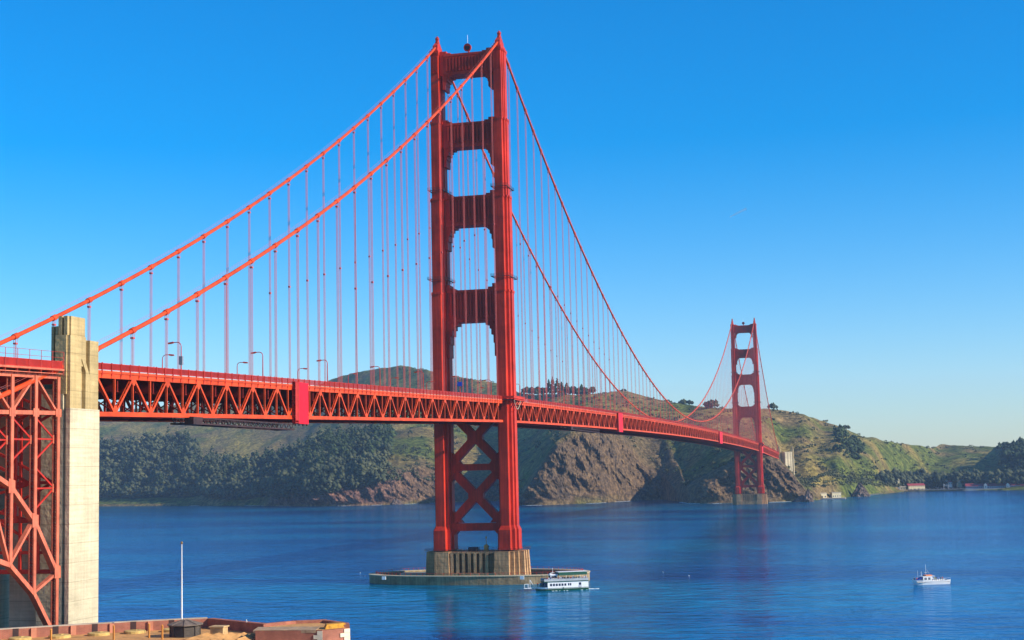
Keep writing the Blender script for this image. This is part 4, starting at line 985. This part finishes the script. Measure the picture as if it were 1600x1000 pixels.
# brick pilasters and dark embrasures along the inner face
def along(pts, s_):
    for (ax,ay),(bx,by) in zip(pts[:-1], pts[1:]):
        L = math.hypot(bx-ax,by-ay)
        if s_ <= L: return ax+(bx-ax)*s_/L, ay+(by-ay)*s_/L, (bx-ax)/L, (by-ay)/L
        s_ -= L
    return None
s_ = 30
while True:
    r_ = along(NP, s_)
    if not r_: break
    x,y,dx,dy = r_
    P = lambda a,b_: (x+dx*a-dy*b_, y+dy*a+dx*b_)
    pil = MB(); gap = MB(); pil.prism([P(0,-.35),P(.9,-.35),P(.9,.0),P(0,.0)], ZR, 18.95)
    gap.prism([P(-3.0,-.02),P(-2.0,-.02),P(-2.0,.3),P(-3.0,.3)], ZR, 19.04)
    pil.build('pilaster', PALEB, fort); gap.build('embrasure', DARKST, fort); s_ += 6.6
# bastion block at the corner
bs = MB(); bs.prism([(62.2,-366.5),(66,-361),(71,-359),(77.0,-364.2),(78.2,-367.2),(75.0,-371.5),(64.0,-372.8)], 2, 19.0); bs.build('bastion', BRICK, fort)
bt = MB(); bt.add([(62.2,-366.5,19.05),(66,-361,19.05),(71,-359,19.05),(77.0,-364.2,19.05),(78.2,-367.2,19.05),(75.0,-371.5,19.05),(64.0,-372.8,19.05)], [(0,1,2,3,4,5,6)])
bt.build('bastion_roof', ROOFD, fort, fix=False)
bp_ = MB(); wall_path(bp_, [(62.2,-366.5),(66,-361),(71,-359)], .9, 19.04, 19.55, -1); wall_path(bp_, [(71,-359),(77.0,-364.2),(78.2,-367.2)], .9, 19.04, 19.5, -1); bp_.build('bastion_rim', BRICK, fort)
sl_ = MB()
for k in range(6):
    a = k/6; x0 = 63.5+a*10.6; y0 = -372.6+a*.9; sl_.add([(x0,y0,19.07),(x0+1.7,y0+.16,19.07),(x0+1.2,y0+3.4,19.3),(x0-.5,y0+3.2,19.3),(x0,y0,18.6),(x0+1.7,y0+.16,18.6),(x0+1.2,y0+3.4,18.6),(x0-.5,y0+3.2,18.6)], [(0,1,2,3),(4,7,6,5),(0,4,5,1),(1,5,6,2),(2,6,7,3),(3,7,4,0)])
sl_.build('coping_slabs', mat('stone_slab', (.42,.28,.16), .9, .2, .6), fort)
lich = MB(); lich.prism([(74.0,-368.2),(76.4,-364.8),(77.8,-367),(75.2,-370.6)], 19.05, 19.75, .8, (75.8,-367.6)); lich.build('lichen_cap', mat('orange_lichen', (.62,.28,.02), .9, .3, 1), fort)
qn = MB(); qn2 = MB()
for k in range(26):
    z = 2+k*.65; w_ = .9 if k%2 else 1.5
    qn.prism([(75.0+.15,-371.5-.12),(75.0+.15-w_,-371.5-.12-w_*.1),(75.0-w_,-371.2),(75.0,-371.2)], z, z+.63); 
    qn2.prism([(78.3,-367.3),(78.3-.75*w_,-367.3-w_),(78.0-.75*w_,-367.1-w_),(78.0,-367.2)], z, z+.63)
PQ = mat('pale_quoin', (.74,.66,.48), .8, .1, 1); qn.build('quoins', PQ, fort); qn2.build('quoins', PQ, fort)
# folded earth roofs right of the kiosk
fr = MB()
for k in range(5):
    x0 = 50.5+k*2.6; y0 = -366.2-k*.7
    fr.add([(x0,y0-7,17.4),(x0+2.6,y0-7.6,17.4),(x0+2.6,y0+1.6,17.4),(x0,y0+2.2,17.4),(x0+1.2,y0-7,17.65+.1*k),(x0+1.2,y0+1.2,17.85+.12*k)], [(0,4,5,3),(4,1,2,5),(0,1,4),(3,5,2)])
fr.build('ridged_roof', ROOFD, fort)
bk = MB().box(52.3,54.6,-364.9,-362.9,17.3,18.7); bk.prism([(52.1,-365.1),(54.8,-365.1),(54.8,-362.7),(52.1,-362.7)],18.69,18.9); bk.build('stone_block', mat('sandstone', (.60,.40,.18), .9, .2, .8), fort)
# gun mounts: low stone discs near the parapet
for i, s0 in enumerate((41,48,54.5,61,67.5,74,80.5)):
    r_ = along(NP, s0+13)
    if not r_: continue
    x,y,dx,dy = r_; x += dy*3.2; y -= dx*3.2
    q = MB().lathe([(1.9,ZR-.02),(1.9,ZR+.38),(1.7,ZR+.5),(.5,ZR+.52)], x, y, 18); q.box(x-.5,x+.5,y-.4,y+.4,ZR+.5,ZR+.62)
    tag(q.build('gun_platform', mat('yellow_stone', (.62,.42,.13), .9, .2, 1) if i == 0 else bpy.data.materials['yellow_stone']), 'round yellow stone gun platform on the fort roof behind the parapet', 'gun platform', 'stone gun platforms on the fort roof')
for i, (x, y) in enumerate([(22.0,-384.5),(30,-378),(38,-371.8),(46.5,-371.0),(43,-368.9)]):
    q = MB().box(x-.12,x+.12,y-.12,y+.12,ZR-.1,ZR+2.2); q.lathe([(.17,ZR+2.2),(.2,ZR+2.3),(.05,ZR+2.45)], x, y, 8)
    tag(q.build('marker_post', mat('post_orange', (.62,.25,.04), .7) if i == 0 else bpy.data.materials['post_orange']), 'short orange post on the fort roof', 'post', 'orange posts on the fort roof')
# flagpole
q = empty('flagpole', (45.6,-362,ZR)); tag(q, 'tall bare white flagpole on the fort roof', 'flagpole')
MB().lathe([(.16,0),(.15,4),(.07,15.3)],0,0,10).build('pole', WHITE, q); MB().lathe([(.02,15.25),(.16,15.4),(.2,15.55),(.12,15.75),(.01,15.8)],0,0,10).build('ball_finial', mat('brass', (.35,.22,.06), .4, metal=.6), q)
# octagonal hut
ko = empty('octagonal_hut', (48.2,-366.0,ZR)); tag(ko, 'dark weathered octagonal hut on the fort roof at the flagpole', 'hut')
oct8 = lambda r: [(r*math.cos(R(22.5+45*k)), r*math.sin(R(22.5+45*k))) for k in range(8)]
q = MB().prism(oct8(2.45), -.3, 1.9)
for k in range(8):
    a = oct8(2.5)[k]; q.box(a[0]-.09,a[0]+.09,a[1]-.09,a[1]+.09,-.2,1.9)
for z in (.35,.8,1.25,1.7):
    for k in range(8):
        a, b_ = oct8(2.47)[k], oct8(2.47)[(k+1)%8]; q.bar((a[0],a[1],z),(b_[0],b_[1],z),.05,.09,side=(0,0,1))
q.build('walls', GREYW, ko)
q = MB().prism(oct8(3.0), 1.9, 2.05); q.prism(oct8(2.95), 2.05, 2.75, .12)
for k in range(8): a = oct8(2.95)[k]; q.bar((a[0],a[1],2.08),(a[0]*.12,a[1]*.12,2.80),.12,.1)
q.build('roof', mat('hut_roof', (.20,.15,.115), .85, .25, 1), ko)
q = MB().box(-.7,.7,-2.45,-2.36,.0,1.6); q.build('door', BLACKM, ko)
q = MB()
for k in range(5): q.box(-2.45,-2.38,-.8+k*.4,-.75+k*.4,.2,1.5)
q.build('window_bars', BLACKM, ko)
# promontory the fort stands on, and the bluff under the viewer
def cliffland():
    n = 90; xs = np.linspace(-320,520,n); ys = np.linspace(-1400,-344,n); P = np.empty((n,n,3)); P[...,0] = xs[:,None]; P[...,1] = ys[None]
    X_, Y_ = P[...,0], P[...,1]; shore = -346 - .55*np.clip(X_-84,0,300) - .5*np.clip(-60-X_,0,300)
    d = shore - Y_; z = np.where(d > 0, 2.2*sstep(0,6,d), -6*sstep(0,12,-d))
    z = z + 38.6*sstep(120,10,np.hypot(X_-165,(Y_+610))) + 36*sstep(250,420,d)*(1-sstep(120,10,np.hypot(X_-165,(Y_+610))))*.9*sstep(-605,-760,Y_)
    z = z + fbm(X_/40, Y_/40, 4)*1.2*(z > 1.5); P[...,2] = np.minimum(z, 41.8); return P
GL = mat('coastal_ground', (.14,.11,.05), .95, .3, .05, (.05,.06,.02), bump=.5, bscale=.5)
me = grid_mesh('ground', cliffland()); me.materials.append(GL); me.shade_smooth(); o = bpy.data.objects.new('ground', me); C.objects.link(o); tag(o, kind='structure')

# ------------------------------------------------------------------ people (one continuous skinned body, then copies)
def person_mesh(name, arms=0):
    me = bpy.data.meshes.new(name)
    V = [(0,0,.93),(0,0,1.15),(0,.01,1.38),(0,.02,1.50),(0,0,1.66),(.09,0,.88),(.10,.02,.48),(.10,0,.06),(.10,-.12,.03),(-.09,0,.88),(-.10,.03,.48),(-.10,.0,.06),(-.10,-.12,.03),
         (.18,.01,1.40),(.23,.02,1.12),(.20,-.14,.92) if not arms else (.20,-.28,1.10),(-.18,.01,1.40),(-.23,.02,1.12),(-.20,-.12,.90) if not arms else (-.18,-.28,1.10)]
    E_ = [(0,1),(1,2),(2,3),(3,4),(0,5),(5,6),(6,7),(7,8),(0,9),(9,10),(10,11),(11,12),(2,13),(13,14),(14,15),(2,16),(16,17),(17,18)]
    me.from_pydata(V, E_, []); o = bpy.data.objects.new(name, me); C.objects.link(o)
    o.modifiers.new('s','SKIN'); rad = [.15,.14,.15,.06,.10,.09,.065,.05,.045,.09,.065,.05,.045,.06,.045,.035,.06,.045,.035]
    for v, r_ in zip(me.skin_vertices[0].data, rad): v.radius = (r_*1.15, r_)
    me.skin_vertices[0].data[0].use_root = True
    o.modifiers.new('u','SUBSURF').levels = 1
    dg = bpy.context.evaluated_depsgraph_get(); m2 = bpy.data.meshes.new_from_object(o.evaluated_get(dg)); m2.name = name
    bpy.data.objects.remove(o); m2.shade_smooth(); return m2
PM = [person_mesh('person_body'), person_mesh('person_body', 1)]
SKIN = mat('skin', (.45,.25,.17), .6)
def cloth(name, top, legs_=(.03,.035,.06)):
    M = bpy.data.materials.new(name); M.use_nodes = True; t = M.node_tree; b = t.nodes['Principled BSDF']; b.inputs['Roughness'].default_value = .9
    tc = t.nodes.new('ShaderNodeTexCoord'); sx = t.nodes.new('ShaderNodeSeparateXYZ'); t.links.new(tc.outputs['Object'], sx.inputs[0])
    r = t.nodes.new('ShaderNodeValToRGB'); r.color_ramp.interpolation = 'CONSTANT'; e = r.color_ramp.elements; e[0].color = (*legs_,1); e[1].position = .52; e[1].color = (*top,1)
    k = e.new(.79); k.color = (.45,.26,.18,1); k = e.new(.91); k.color = (.05,.03,.02,1)
    d = t.nodes.new('ShaderNodeMath'); d.operation = 'DIVIDE'; d.inputs[1].default_value = 1.85; t.links.new(sx.outputs[2], d.inputs[0]); t.links.new(d.outputs[0], r.inputs[0]); t.links.new(r.outputs[0], b.inputs['Base Color']); return M
CL = {'dark': cloth('clothes_dark',(.03,.03,.04)), 'red': cloth('clothes_red',(.5,.03,.03)), 'white': cloth('clothes_white',(.75,.75,.75)), 'blue': cloth('clothes_blue',(.04,.08,.35)), 'yellow': cloth('clothes_yellow',(.75,.7,.05))}
PMS = {(k, i): None for k in CL for i in (0,1)}
for key in PMS: m_ = PM[key[1]].copy(); m_.materials.clear(); m_.materials.append(CL[key[0]]); PMS[key] = m_
def person(x, y, z, rz, c_, where, group, arms=0):
    o = bpy.data.objects.new('person', PMS[(c_, arms)]); C.objects.link(o); o.location = (x,y,z); o.rotation_euler[2] = rz
    tag(o, 'person in a %s top %s' % (c_, where), 'person', 'people in %s tops %s' % (c_, group)); return o
random.seed(5)
for i, (y, c_) in enumerate([(-334,'dark'),(-331,'dark'),(-322,'white'),(-309,'dark'),(-297,'red'),(-285,'dark'),(-262,'dark'),(-247,'dark'),(-243,'blue'),(-240,'yellow'),(-258,'white'),(-212,'dark'),(-180,'dark'),(-171,'red'),(-150,'dark'),(-120,'blue'),(-96,'dark'),(-60,'dark')]):
    person(12.9, y, ztop(y)+1.25, R(90+180*(i%2)), c_, 'walking behind the near railing of the side span', 'walking on the side span')

# ------------------------------------------------------------------ vehicles
def car(x, y, c_, label, van=False, rz=0):
    z = ztop(y)+1.05; o = empty('van' if van else 'car', (x,y,z), rz); tag(o, label, 'van' if van else 'car')
    H = 2.3 if van else 1.45
    prof = [(-2.2,.35),(2.2,.35),(2.25,.75),(1.3,.95),(.7,H),(-1.6 if not van else -2.1,H),(-2.2,.95)]
    MB().extr(prof, -.88, .88).build('body', c_, o)
    g_ = MB().extr([(1.2,.98),(.72,H-.08),(-1.5,H-.08),(-2.0,.98)], -.90, .90); g_.build('windows', GLASS, o)
    for sx in (-1,1):
        for yy in (-1.4,1.4): MB().tube([(sx*.7,yy,.34),(sx*.93,yy,.34)], .34, 12).build('wheel', BLACKM, o)
    MB().box(-.8,-.5,2.2,2.28,.55,.75).box(.5,.8,2.2,2.28,.55,.75).build('headlights', WHITE, o)
silver = mat('silver_paint', (.4,.42,.45), .3, metal=.5); darkp = mat('dark_paint', (.03,.03,.05), .3); bluep = mat('blue_paint', (.06,.16,.45), .3)
car(7.2, 62, WHITE, 'white van on the main span just right of the near tower', True)
car(7.2, 84, darkp, 'dark car following behind the white van on the main span')
car(7.2, 290, darkp, 'dark car on the main span right of the crimson enclosure')
car(7.2, 306, bluep, 'pale blue van farther right of the dark car on the main span', True)
car(4.0, -150, silver, 'silver van on the side span roadway', True)
car(7.2, 470, WHITE, 'white van in the middle of the main span', True)

# ------------------------------------------------------------------ excursion boat by the fender (bow to the left)
BF = (36.0,-52.5,R(27)); BS = (172.2,-30.2,R(27))
def onboat(B, x, y): c_, s_ = math.cos(B[2]), math.sin(B[2]); return B[0]+x*c_-y*s_, B[1]+x*s_+y*c_
fy = empty('tour_boat', (BF[0],BF[1],0), BF[2]); tag(fy, 'two deck white excursion boat with green hull and canopy beside the pier ring', 'boat')
L_ = 20.2
def hullsec(pts): return pts
q = MB(); st = [(0.2,.15),(1.5,1.2),(3.5,2.3),(7,3.0),(20,3.0)]
def hull(mb, st, z0, z1, fl=.85):
    V = []; 
    for x, w_ in st: V += [(x+ (0.5 if x < 1 else 0),-w_*fl,z0),(x,-w_,z1),(x,w_,z1),(x+(0.5 if x<1 else 0),w_*fl,z0)]
    F = []
    for i in range(len(st)-1):
        a = i*4; F += [(a,a+4,a+5,a+1),(a+1,a+5,a+6,a+2),(a+2,a+6,a+7,a+3),(a+3,a+7,a+4,a)]
    F += [(0,1,2,3), tuple(len(V)-4+k for k in (3,2,1,0))]; mb.add(V, F)
hull(q, st, -.5, .75); q.build('hull', GREEN, fy)
q = MB(); hull(q, [(0.6,.5),(2,1.5),(3.6,2.4),(4.4,2.6)], .75, 1.35, 1.0); q.box(4.3,20,-2.75,2.75,.75,3.2); 
q.build('main_cabin', WHITE, fy)
q = MB().box(2.9,20.1,-2.95,2.95,3.2,3.42); q.build('upper_deck', GREEN, fy)
wn = MB(); 
for k in range(6): wn.box(5.2+k*1.1,5.95+k*1.1,-2.79,-2.74,1.75,2.6); wn.box(5.2+k*1.1,5.95+k*1.1,2.74,2.79,1.75,2.6)
for x0 in (12.1,12.85): wn.box(x0,x0+.5,-2.79,-2.74,1.8,2.65)
wn.box(16.3,17.2,-2.79,-2.74,1.9,2.8); wn.box(2.9,4.28,-2.2,2.2,1.4,3.1)
wn.build('windows', GLASS, fy)
MB().box(16.2,17.3,-2.8,-2.745,.8,1.85).build('side_door', mat('door_grey', (.45,.47,.52), .5), fy)
rl = MB()
for sy in (-2.85,2.85):
    rl.tube([(3,sy,4.45),(20,sy,4.45)], .05, 5); rl.box(3,20,sy-.015,sy+.015,3.5,4.3)
    for k in range(15): rl.tube([(3+k*1.21,sy,3.4),(3+k*1.21,sy,4.5)], .04, 5)
rl.tube([(3,-2.85,4.45),(3,2.85,4.45)], .05, 5); rl.tube([(20,-2.85,4.45),(20,2.85,4.45)], .05, 5)
rl.build('railing', mat('rail_grey', (.42,.45,.47), .5), fy)
cn = MB().box(8.8,19.6,-2.6,2.6,5.55,6.35); cn.extr([(-2.6,6.34),(2.6,6.34),(1.9,6.7),(-1.9,6.7)], 8.8, 19.6)
cn.build('canopy', GREEN, fy); MB().box(8.6,19.8,-2.2,2.2,6.69,6.82).build('canopy_top', WHITE, fy)
ps = MB()
for x in (9,11.6,14.2,16.8,19.4):
    for sy in (-2.5,2.5): ps.tube([(x,sy,3.4),(x,sy,5.6)], .06, 5)
ps.build('canopy_posts', WHITE, fy)
wh = MB().box(5.8,8.4,-1.5,1.5,3.42,5.7); wh.extr([(-1.7,5.7),(1.7,5.7),(1.5,5.95),(-1.5,5.95)],5.5,8.7); wh.build('wheelhouse', WHITE, fy)
MB().box(5.76,5.81,-1.3,1.3,4.5,5.4).box(6.1,8.1,-1.53,-1.49,4.6,5.4).build('wheelhouse_windows', GLASS, fy)
ms = MB().tube([(7,0,5.9),(7,0,8.3)], .07, 6); ms.tube([(6.3,0,6.6),(7.7,0,6.6)], .06, 5); ms.lathe([(.5,6.0),(.5,6.25),(.1,6.4)],6.3,.6,10); ms.build('mast', WHITE, fy)
bw = MB(); 
for p_, q_ in (((.6,0,1.3),(-2.6,0,1.2)),((-2.6,-.6,1.2),(-2.6,-.6,2.7)),((-2.6,.6,1.2),(-2.6,.6,2.7)),((-2.6,-.6,2.7),(-4.1,-.6,2.6)),((-4.1,-.6,2.6),(-4.1,-.6,1.1)),((-4.1,-.6,1.1),(-1.4,-.6,1.0)),((-1.8,0,1.2),(-1.8,0,4.2)),((-1.8,0,4.2),(-.6,0,2.2)),((-4.1,.6,1.1),(-1.4,.6,1.0)),((-4.1,-.6,1.1),(-4.1,.6,1.1))): bw.tube([p_,q_], .085, 5)
bw.build('bow_pulpit', WHITE, fy)
MB().tube([(4.4,-2.85,1.0),(20,-2.85,1.0)],.06,5).tube([(10.3,-2.9,.3),(10.3,-2.9,1.3)],.1,5).build('rubbing_strip', GREEN, fy)
cols = ['dark','red','white','blue','dark','dark']
for i in range(22):
    x = 3.4+i*.76; sy = -2.3 if i%3 else -1.2
    if 5.5 < x < 8.7: sy = -2.3
    person(*onboat(BF, x, sy), 3.42, R(random.choice((0,180,90))), cols[i%6], 'on the upper deck of the white excursion boat', 'on the upper deck of the excursion boat', i%2)
for i in range(5): person(*onboat(BF, 1.3+i*.55, -.6 if i%2 else .7), 1.3, R(90*i), cols[(i+1)%6], 'standing in the bow of the white excursion boat', 'in the bow of the excursion boat', 1)

# ------------------------------------------------------------------ small fishing boat at the right
fb_ = empty('fishing_boat', (BS[0],BS[1],0), BS[2]); tag(fb_, 'small white fishing boat with people and masts on open water at the right', 'boat')
q = MB(); V = []; st = [(0,.1,2.1),(1.2,.9,1.95),(3,1.6,1.75),(6,1.9,1.5),(10,1.9,1.55),(12.5,1.75,1.75)]
for x, w_, zt in st: V += [(x+(.9 if x<.5 else .25 if x<2 else 0),-w_*.7,-.4),(x,-w_,zt),(x,w_,zt),(x+(.9 if x<.5 else .25 if x<2 else 0),w_*.7,-.4)]
F = []
for i in range(len(st)-1):
    a = i*4; F += [(a,a+4,a+5,a+1),(a+2,a+6,a+7,a+3),(a+3,a+7,a+4,a)]
    
F += [(0,1,2,3), tuple(len(V)-4+k for k in (3,2,1,0))]; q.add(V, F); q.build('hull', WHITE, fb_)
MB().extr([(-1.75,.98),(1.75,.98),(1.75,1.06),(-1.75,1.06)], 1.2, 12.4).build('deck', PALEC, fb_)
MB().box(3.3,6.4,-1.25,1.25,1.06,3.1).box(3.1,7.4,-1.4,1.4,3.1,3.25).build('cabin', WHITE, fb_)
MB().box(3.26,3.31,-1.1,1.1,2.0,2.8).box(3.7,4.5,-1.28,-1.24,1.9,2.7).box(5.0,5.8,-1.28,-1.24,1.9,2.7).build('cabin_windows', GLASS, fb_)
MB().box(4.4,6.6,-1.0,1.0,3.25,3.7).build('roof_locker', mat('orange_cover', (.75,.22,.08), .7), fb_)
MB().extr([(1.2,1.7),(3.2,2.5),(3.2,2.65),(1.2,1.8)][::-1], -1, 1, 'y').build('spray_cover', BLUE, fb_)
q = MB().tube([(4.9,0,3.2),(4.9,0,7.6)], .04, 6); q.tube([(2.1,0,1.9),(2.1,0,5.4)], .035, 5); q.tube([(3.4,0,3.2),(3.4,.2,5.0)], .06, 6); q.tube([(4.4,0,4.6),(5.4,0,4.6)], .05, 5); q.tube([(4.9,0,6),(6.6,0,3.3)], .025, 4); q.build('masts', WHITE, fb_)
q = MB()
for k in range(13): q.tube([(1+k*.95,-1.75 if k>2 else -.9-.3*k,1.7),(1+k*.95,-1.75 if k>2 else -.9-.3*k,2.35)], .03, 4)
q.tube([(2.9,-1.75,2.35),(12.4,-1.75,2.35)], .035, 4); q.build('rail', WHITE, fb_)
fc = ['dark','red','blue','white','white','yellow','dark','blue','dark','red']
for i, x in enumerate((.9,1.9,2.7,7.0,7.9,8.7,9.3,10.1,11.1,11.8)): person(*onboat(BS, x, -.9 if x > 3 else -.2), 1.06, R(60*i), fc[i], 'standing on the deck of the small fishing boat', 'on the fishing boat deck', i%2)
fb_.scale = (1.16,1.1,.95)
# foam of the excursion boat's wake
FOAM = mat('foam', (.75,.8,.8), .6)
def foam(B, x, y, n, sx, sy, label):
    q = MB()
    for i in range(n):
        a, b_ = x+random.random()*sx, y+(random.random()-.5)*sy; r_ = .12+.25*random.random(); q.lathe([(r_*1.6,-.02),(r_*1.2,.05),(r_*.4,.09)], *onboat(B, a, b_), 6)
    tag(q.build('foam', FOAM), label, kind='stuff')
foam(BF, 20.2, 0, 45, 4.5, 1.6, 'white wake behind the excursion boat'); foam(BF, 1, -3.1, 10, 19, .3, 'foam along the side of the excursion boat')

# surf along the far shore and round the fender
q = MB()
for i in range(900):
    u = 300+random.random()*960; a = ground(u, 1.0)
    if math.sin(u*.13)+math.sin(u*.047+1) < .3 or (560 > u > 330 and random.random() < .7): continue
    L_ = 2+random.random()*7; q.add([(a[0]-L_/2,a[1]-6-3*random.random(),.05),(a[0]+L_/2,a[1]-6,.05),(a[0]+L_/2,a[1]-4.6,.25),(a[0]-L_/2,a[1]-4.8,.2)], [(0,1,2,3)])
tag(q.build('surf', FOAM), 'thin broken line of white surf along the far shore', kind='stuff')
# gulls
def gull(x, y, z, rz, label, group=None):
    o = empty('gull', (x,y,z), rz); tag(o, label, 'gull', group)
    q = MB().tube([(0,-.32,.22),(0,-.15,.24),(0,.08,.26),(0,.22,.34),(0,.30,.42)], .12, 8, r1=.06); q.lathe([(.01,.36),(.08,.42),(.07,.5),(.01,.53)],0,.3,8); q.build('body', WHITE, o)
    MB().box(-.13,.13,-.4,.1,.27,.34).build('wings', mat_gw, o); MB().tube([(0,.36,.44),(0,.46,.42)], .02, 5).build('beak', mat_bk, o)
mat_gw = mat('gull_wing', (.45,.47,.5), .7); mat_bk = mat('beak_yellow', (.7,.5,.05), .6)
gull(56.6,-359.6,19.0,.5,'white gull perched on the fort parapet right of the octagonal hut')
for i,(x,y) in enumerate([(-40,60),(-33,42),(-28,66),(-52,48),(-60,30),(-36,25),(-70,52),(-24,50),(70,45),(84,22)]):
    gull(x,y,-.1,i,'tiny white gull floating on the water around the near pier','gulls floating near the near pier')

# ------------------------------------------------------------------ harbour at the right
CREAM = mat('cream_wall', (.72,.60,.36), .8, .08, .3); REDR = mat('red_roof', (.36,.045,.05), .8, .15, .3); GREYB = mat('blue_grey_wall', (.36,.38,.45), .8, .1, .3); WALLW = mat('white_wall', (.75,.73,.68), .8, .06, .3); DWIN = mat('dark_window', (.03,.035,.06), .4)
def house(x, y, z, w_, d, h, rh, wallm, roofm, nwin, label, rz=0, group=None, gable=False, floors=1):
    o = empty('harbour_building', (x,y,z), rz); tag(o, label, 'building', group)
    MB().box(0,w_,0,d,-4,h).build('wall', wallm, o)
    r_ = MB()
    if gable: r_.extr([(-.5,h),(w_+.5,h),(w_/2,h+rh)], -.5, d+.5, 'y')
    else: r_.extr([(-.6,h),(d+.6,h),(d/2,h+rh)], -.6, w_+.6)
    r_.build('roof', roofm, o)
    for f in range(floors):
        for k in range(nwin):
            xw = w_*(k+.5)/nwin; MB().box(xw-.55,xw+.55,-.06,.05,h*(f+.35)/floors,h*(f+.75)/floors).build('window', DWIN, o)
    return o
house(200.5,2034,1.5,29,12,7.5,3.6,CREAM,REDR,8,'long cream two storey building with a red roof behind the pier',R(22),floors=2)
house(181,1999,1.5,6,8,4,2,WALLW,WALLW,1,'small white hut at the left end of the harbour',0,gable=True)
house(186,2003,1.8,9,8,6,1,CREAM,PALEC,2,'pale flat building beside the small white hut',0)
house(189,2118,12,20,12,6,4.5,GREYB,REDR,4,'house with a red roof among the trees above the harbour, left one',0,gable=False)
house(213,2112,11,7,8,5,3,WALLW,PALEC,1,'small pale house right of the red roofed house among the trees',0,gable=True)
for i,(x,w_) in enumerate([(292,30),(325.5,31),(358.5,34)]):
    house(x,2012-8*i,2,w_,14,4.6+.4*(i==2),4.4+1.5*(i==2),GREYB,REDR,9,['first','second','third'][i]+' long red roofed wharf shed counted from the left',0)
    house(x+w_-1.5,2003-8*i,2,5,8,6,3,WALLW,WALLW,1,'white gabled end house at the right end of the %s wharf shed' % ['first','second','third'][i],0,gable=True)
house(322,2060,10,13,8,4,3.5,CREAM,REDR,3,'red roofed house up among the trees behind the wharf sheds, left one',0)
house(339,2060,10,9,8,4,3.5,CREAM,REDR,2,'red roofed house up among the trees behind the wharf sheds, right one',0)
for i,(u,v) in enumerate([(1449,2.35),(1488,2.45),(1462,2.1),(1426,2.6),(1512,2.15)]):
    p_ = ground(u,v); house(p_[0],p_[1],p_[2]+3,6,6,4.5,2,WALLW,PALEC if i%2 else REDR,1,['small white house high above the cream building','small white house up the slope right of the harbour centre','white cottage low behind the long pier','white cottage at the top left among harbour trees','white cottage behind the first wharf shed'][i],0,gable=True)
for i,(u,v,w_) in enumerate([(1400,2.25,6),(1407,2.7,5),(1436,2.9,5),(1470,2.9,7),(1476,2.2,8),(1483,2.05,6),(1497,2.04,7),(1545,2.6,6),(1562,2.85,5),(1578,2.4,8),(1590,2.8,6)]):
    p_ = ground(u,v); house(p_[0],p_[1]-8,p_[2]+5,w_,6,5,2.5,WALLW if i%3 else CREAM,REDR if i%2 else PALEC,2,'small pale house scattered among the harbour trees',R(20),'small pale houses among the harbour trees',gable=True)
# long dark pier and quay
pr_ = empty('harbour_pier', (0,0,0)); tag(pr_, 'long dark timber pier in front of the cream building', 'pier')
MB().box(198,290,1978,1990,2.4,3.3).build('deck', mat('grey_planks', (.28,.24,.22), .9, .2, .3), pr_)
q = MB()
for k in range(62):
    for yy in (1979,1983,1988): q.tube([(199+k*1.46,yy,-3),(199+k*1.46,yy,2.5)], .32, 5)
q.build('piles', DARKST, pr_); tag(q and bpy.data.objects[-1] if False else pr_, None)
q = MB()
for i in range(14): x = 202+i*6.1; q.box(x,x+2.5,1980,1983,3.3,4.1+.5*(i%3))
q.build('stacked_gear', mat('gear', (.3,.22,.2), .9, .3, .2), pr_)
qy = MB().box(286,420,1985,1992,-2,2.6); tag(qy.build('quay_wall', PALEC), 'low pale sea wall in front of the wharf sheds', 'sea wall')
qs = MB()
for i in range(60): x = 130+i*.95+random.random(); y = 1660+ (x-130)*5.9; qs.box(x,x+1.6,y,y+3,-1,1.2+random.random())
tag(qs.build('rubble_shore', PALEC), 'pale rubble along the shore left of the harbour', kind='stuff')
# low cream sheds on the shore right of the far cliff
for i,(x,w_) in enumerate([(69,17),(91,13)]):
    o = empty('shore_shed', (x,1500+30*i,1), R(24)); tag(o, ['longer left cream shed on the shore right of the far cliff','shorter right cream shed on the shore right of the far cliff'][i], 'shed')
    MB().box(0,w_,0,8,-3,7.0).build('wall', CREAM, o); MB().box(-.5,w_+.5,-.5,8.5,6.99,7.6).build('roof', PALEC, o)
    for k in range(4): MB().box(w_*(k+.3)/4,w_*(k+.7)/4,-.06,.05,1.5,3.2).build('window', DWIN, o)
q = MB().box(62,110,1490,1512,-3,1.6); tag(q.build('shore_terrace', PALEC), 'pale terrace under the two cream sheds', 'terrace')
for i,(x,h) in enumerate([(256,9),(263,7)]):
    q = MB().tube([(x,1986,3),(x,1986,3+h)], .25, 6); q.tube([(x,1986,3+h*.9),(x+5,1986,3+h*.6)], .2, 5); tag(q.build('pier_crane', WHITE), ['taller','shorter'][i]+' white crane on the long pier', 'crane')
# vapour trail
ct = MB().tube([(-1700,19310,3390),(-1640,19316,3420),(-1560,19322,3455),(-1480,19329,3490)], 11, 8, r1=17)
cm = mat('vapour', (.75,.85,.95), .9); b = cm.node_tree.nodes['Principled BSDF']; b.inputs['Alpha'].default_value = .16
tag(ct.build('vapour_trail', cm), 'short faint white vapour trail high in the sky at the right', 'vapour trail')

# ------------------------------------------------------------------ haze
hz = MB().box(-5000,3600,-1800,6600,-12,430)
hm = bpy.data.materials.new('haze_air'); hm.use_nodes = True; t = hm.node_tree; t.nodes.clear()
ho = t.nodes.new('ShaderNodeOutputMaterial'); pv = t.nodes.new('ShaderNodeVolumePrincipled'); pv.inputs['Color'].default_value = (.45,.68,1,1); pv.inputs['Density'].default_value = .00005; pv.inputs['Anisotropy'].default_value = 0
t.links.new(pv.outputs[0], ho.inputs['Volume'])
tag(hz.build('haze', hm), kind='stuff')
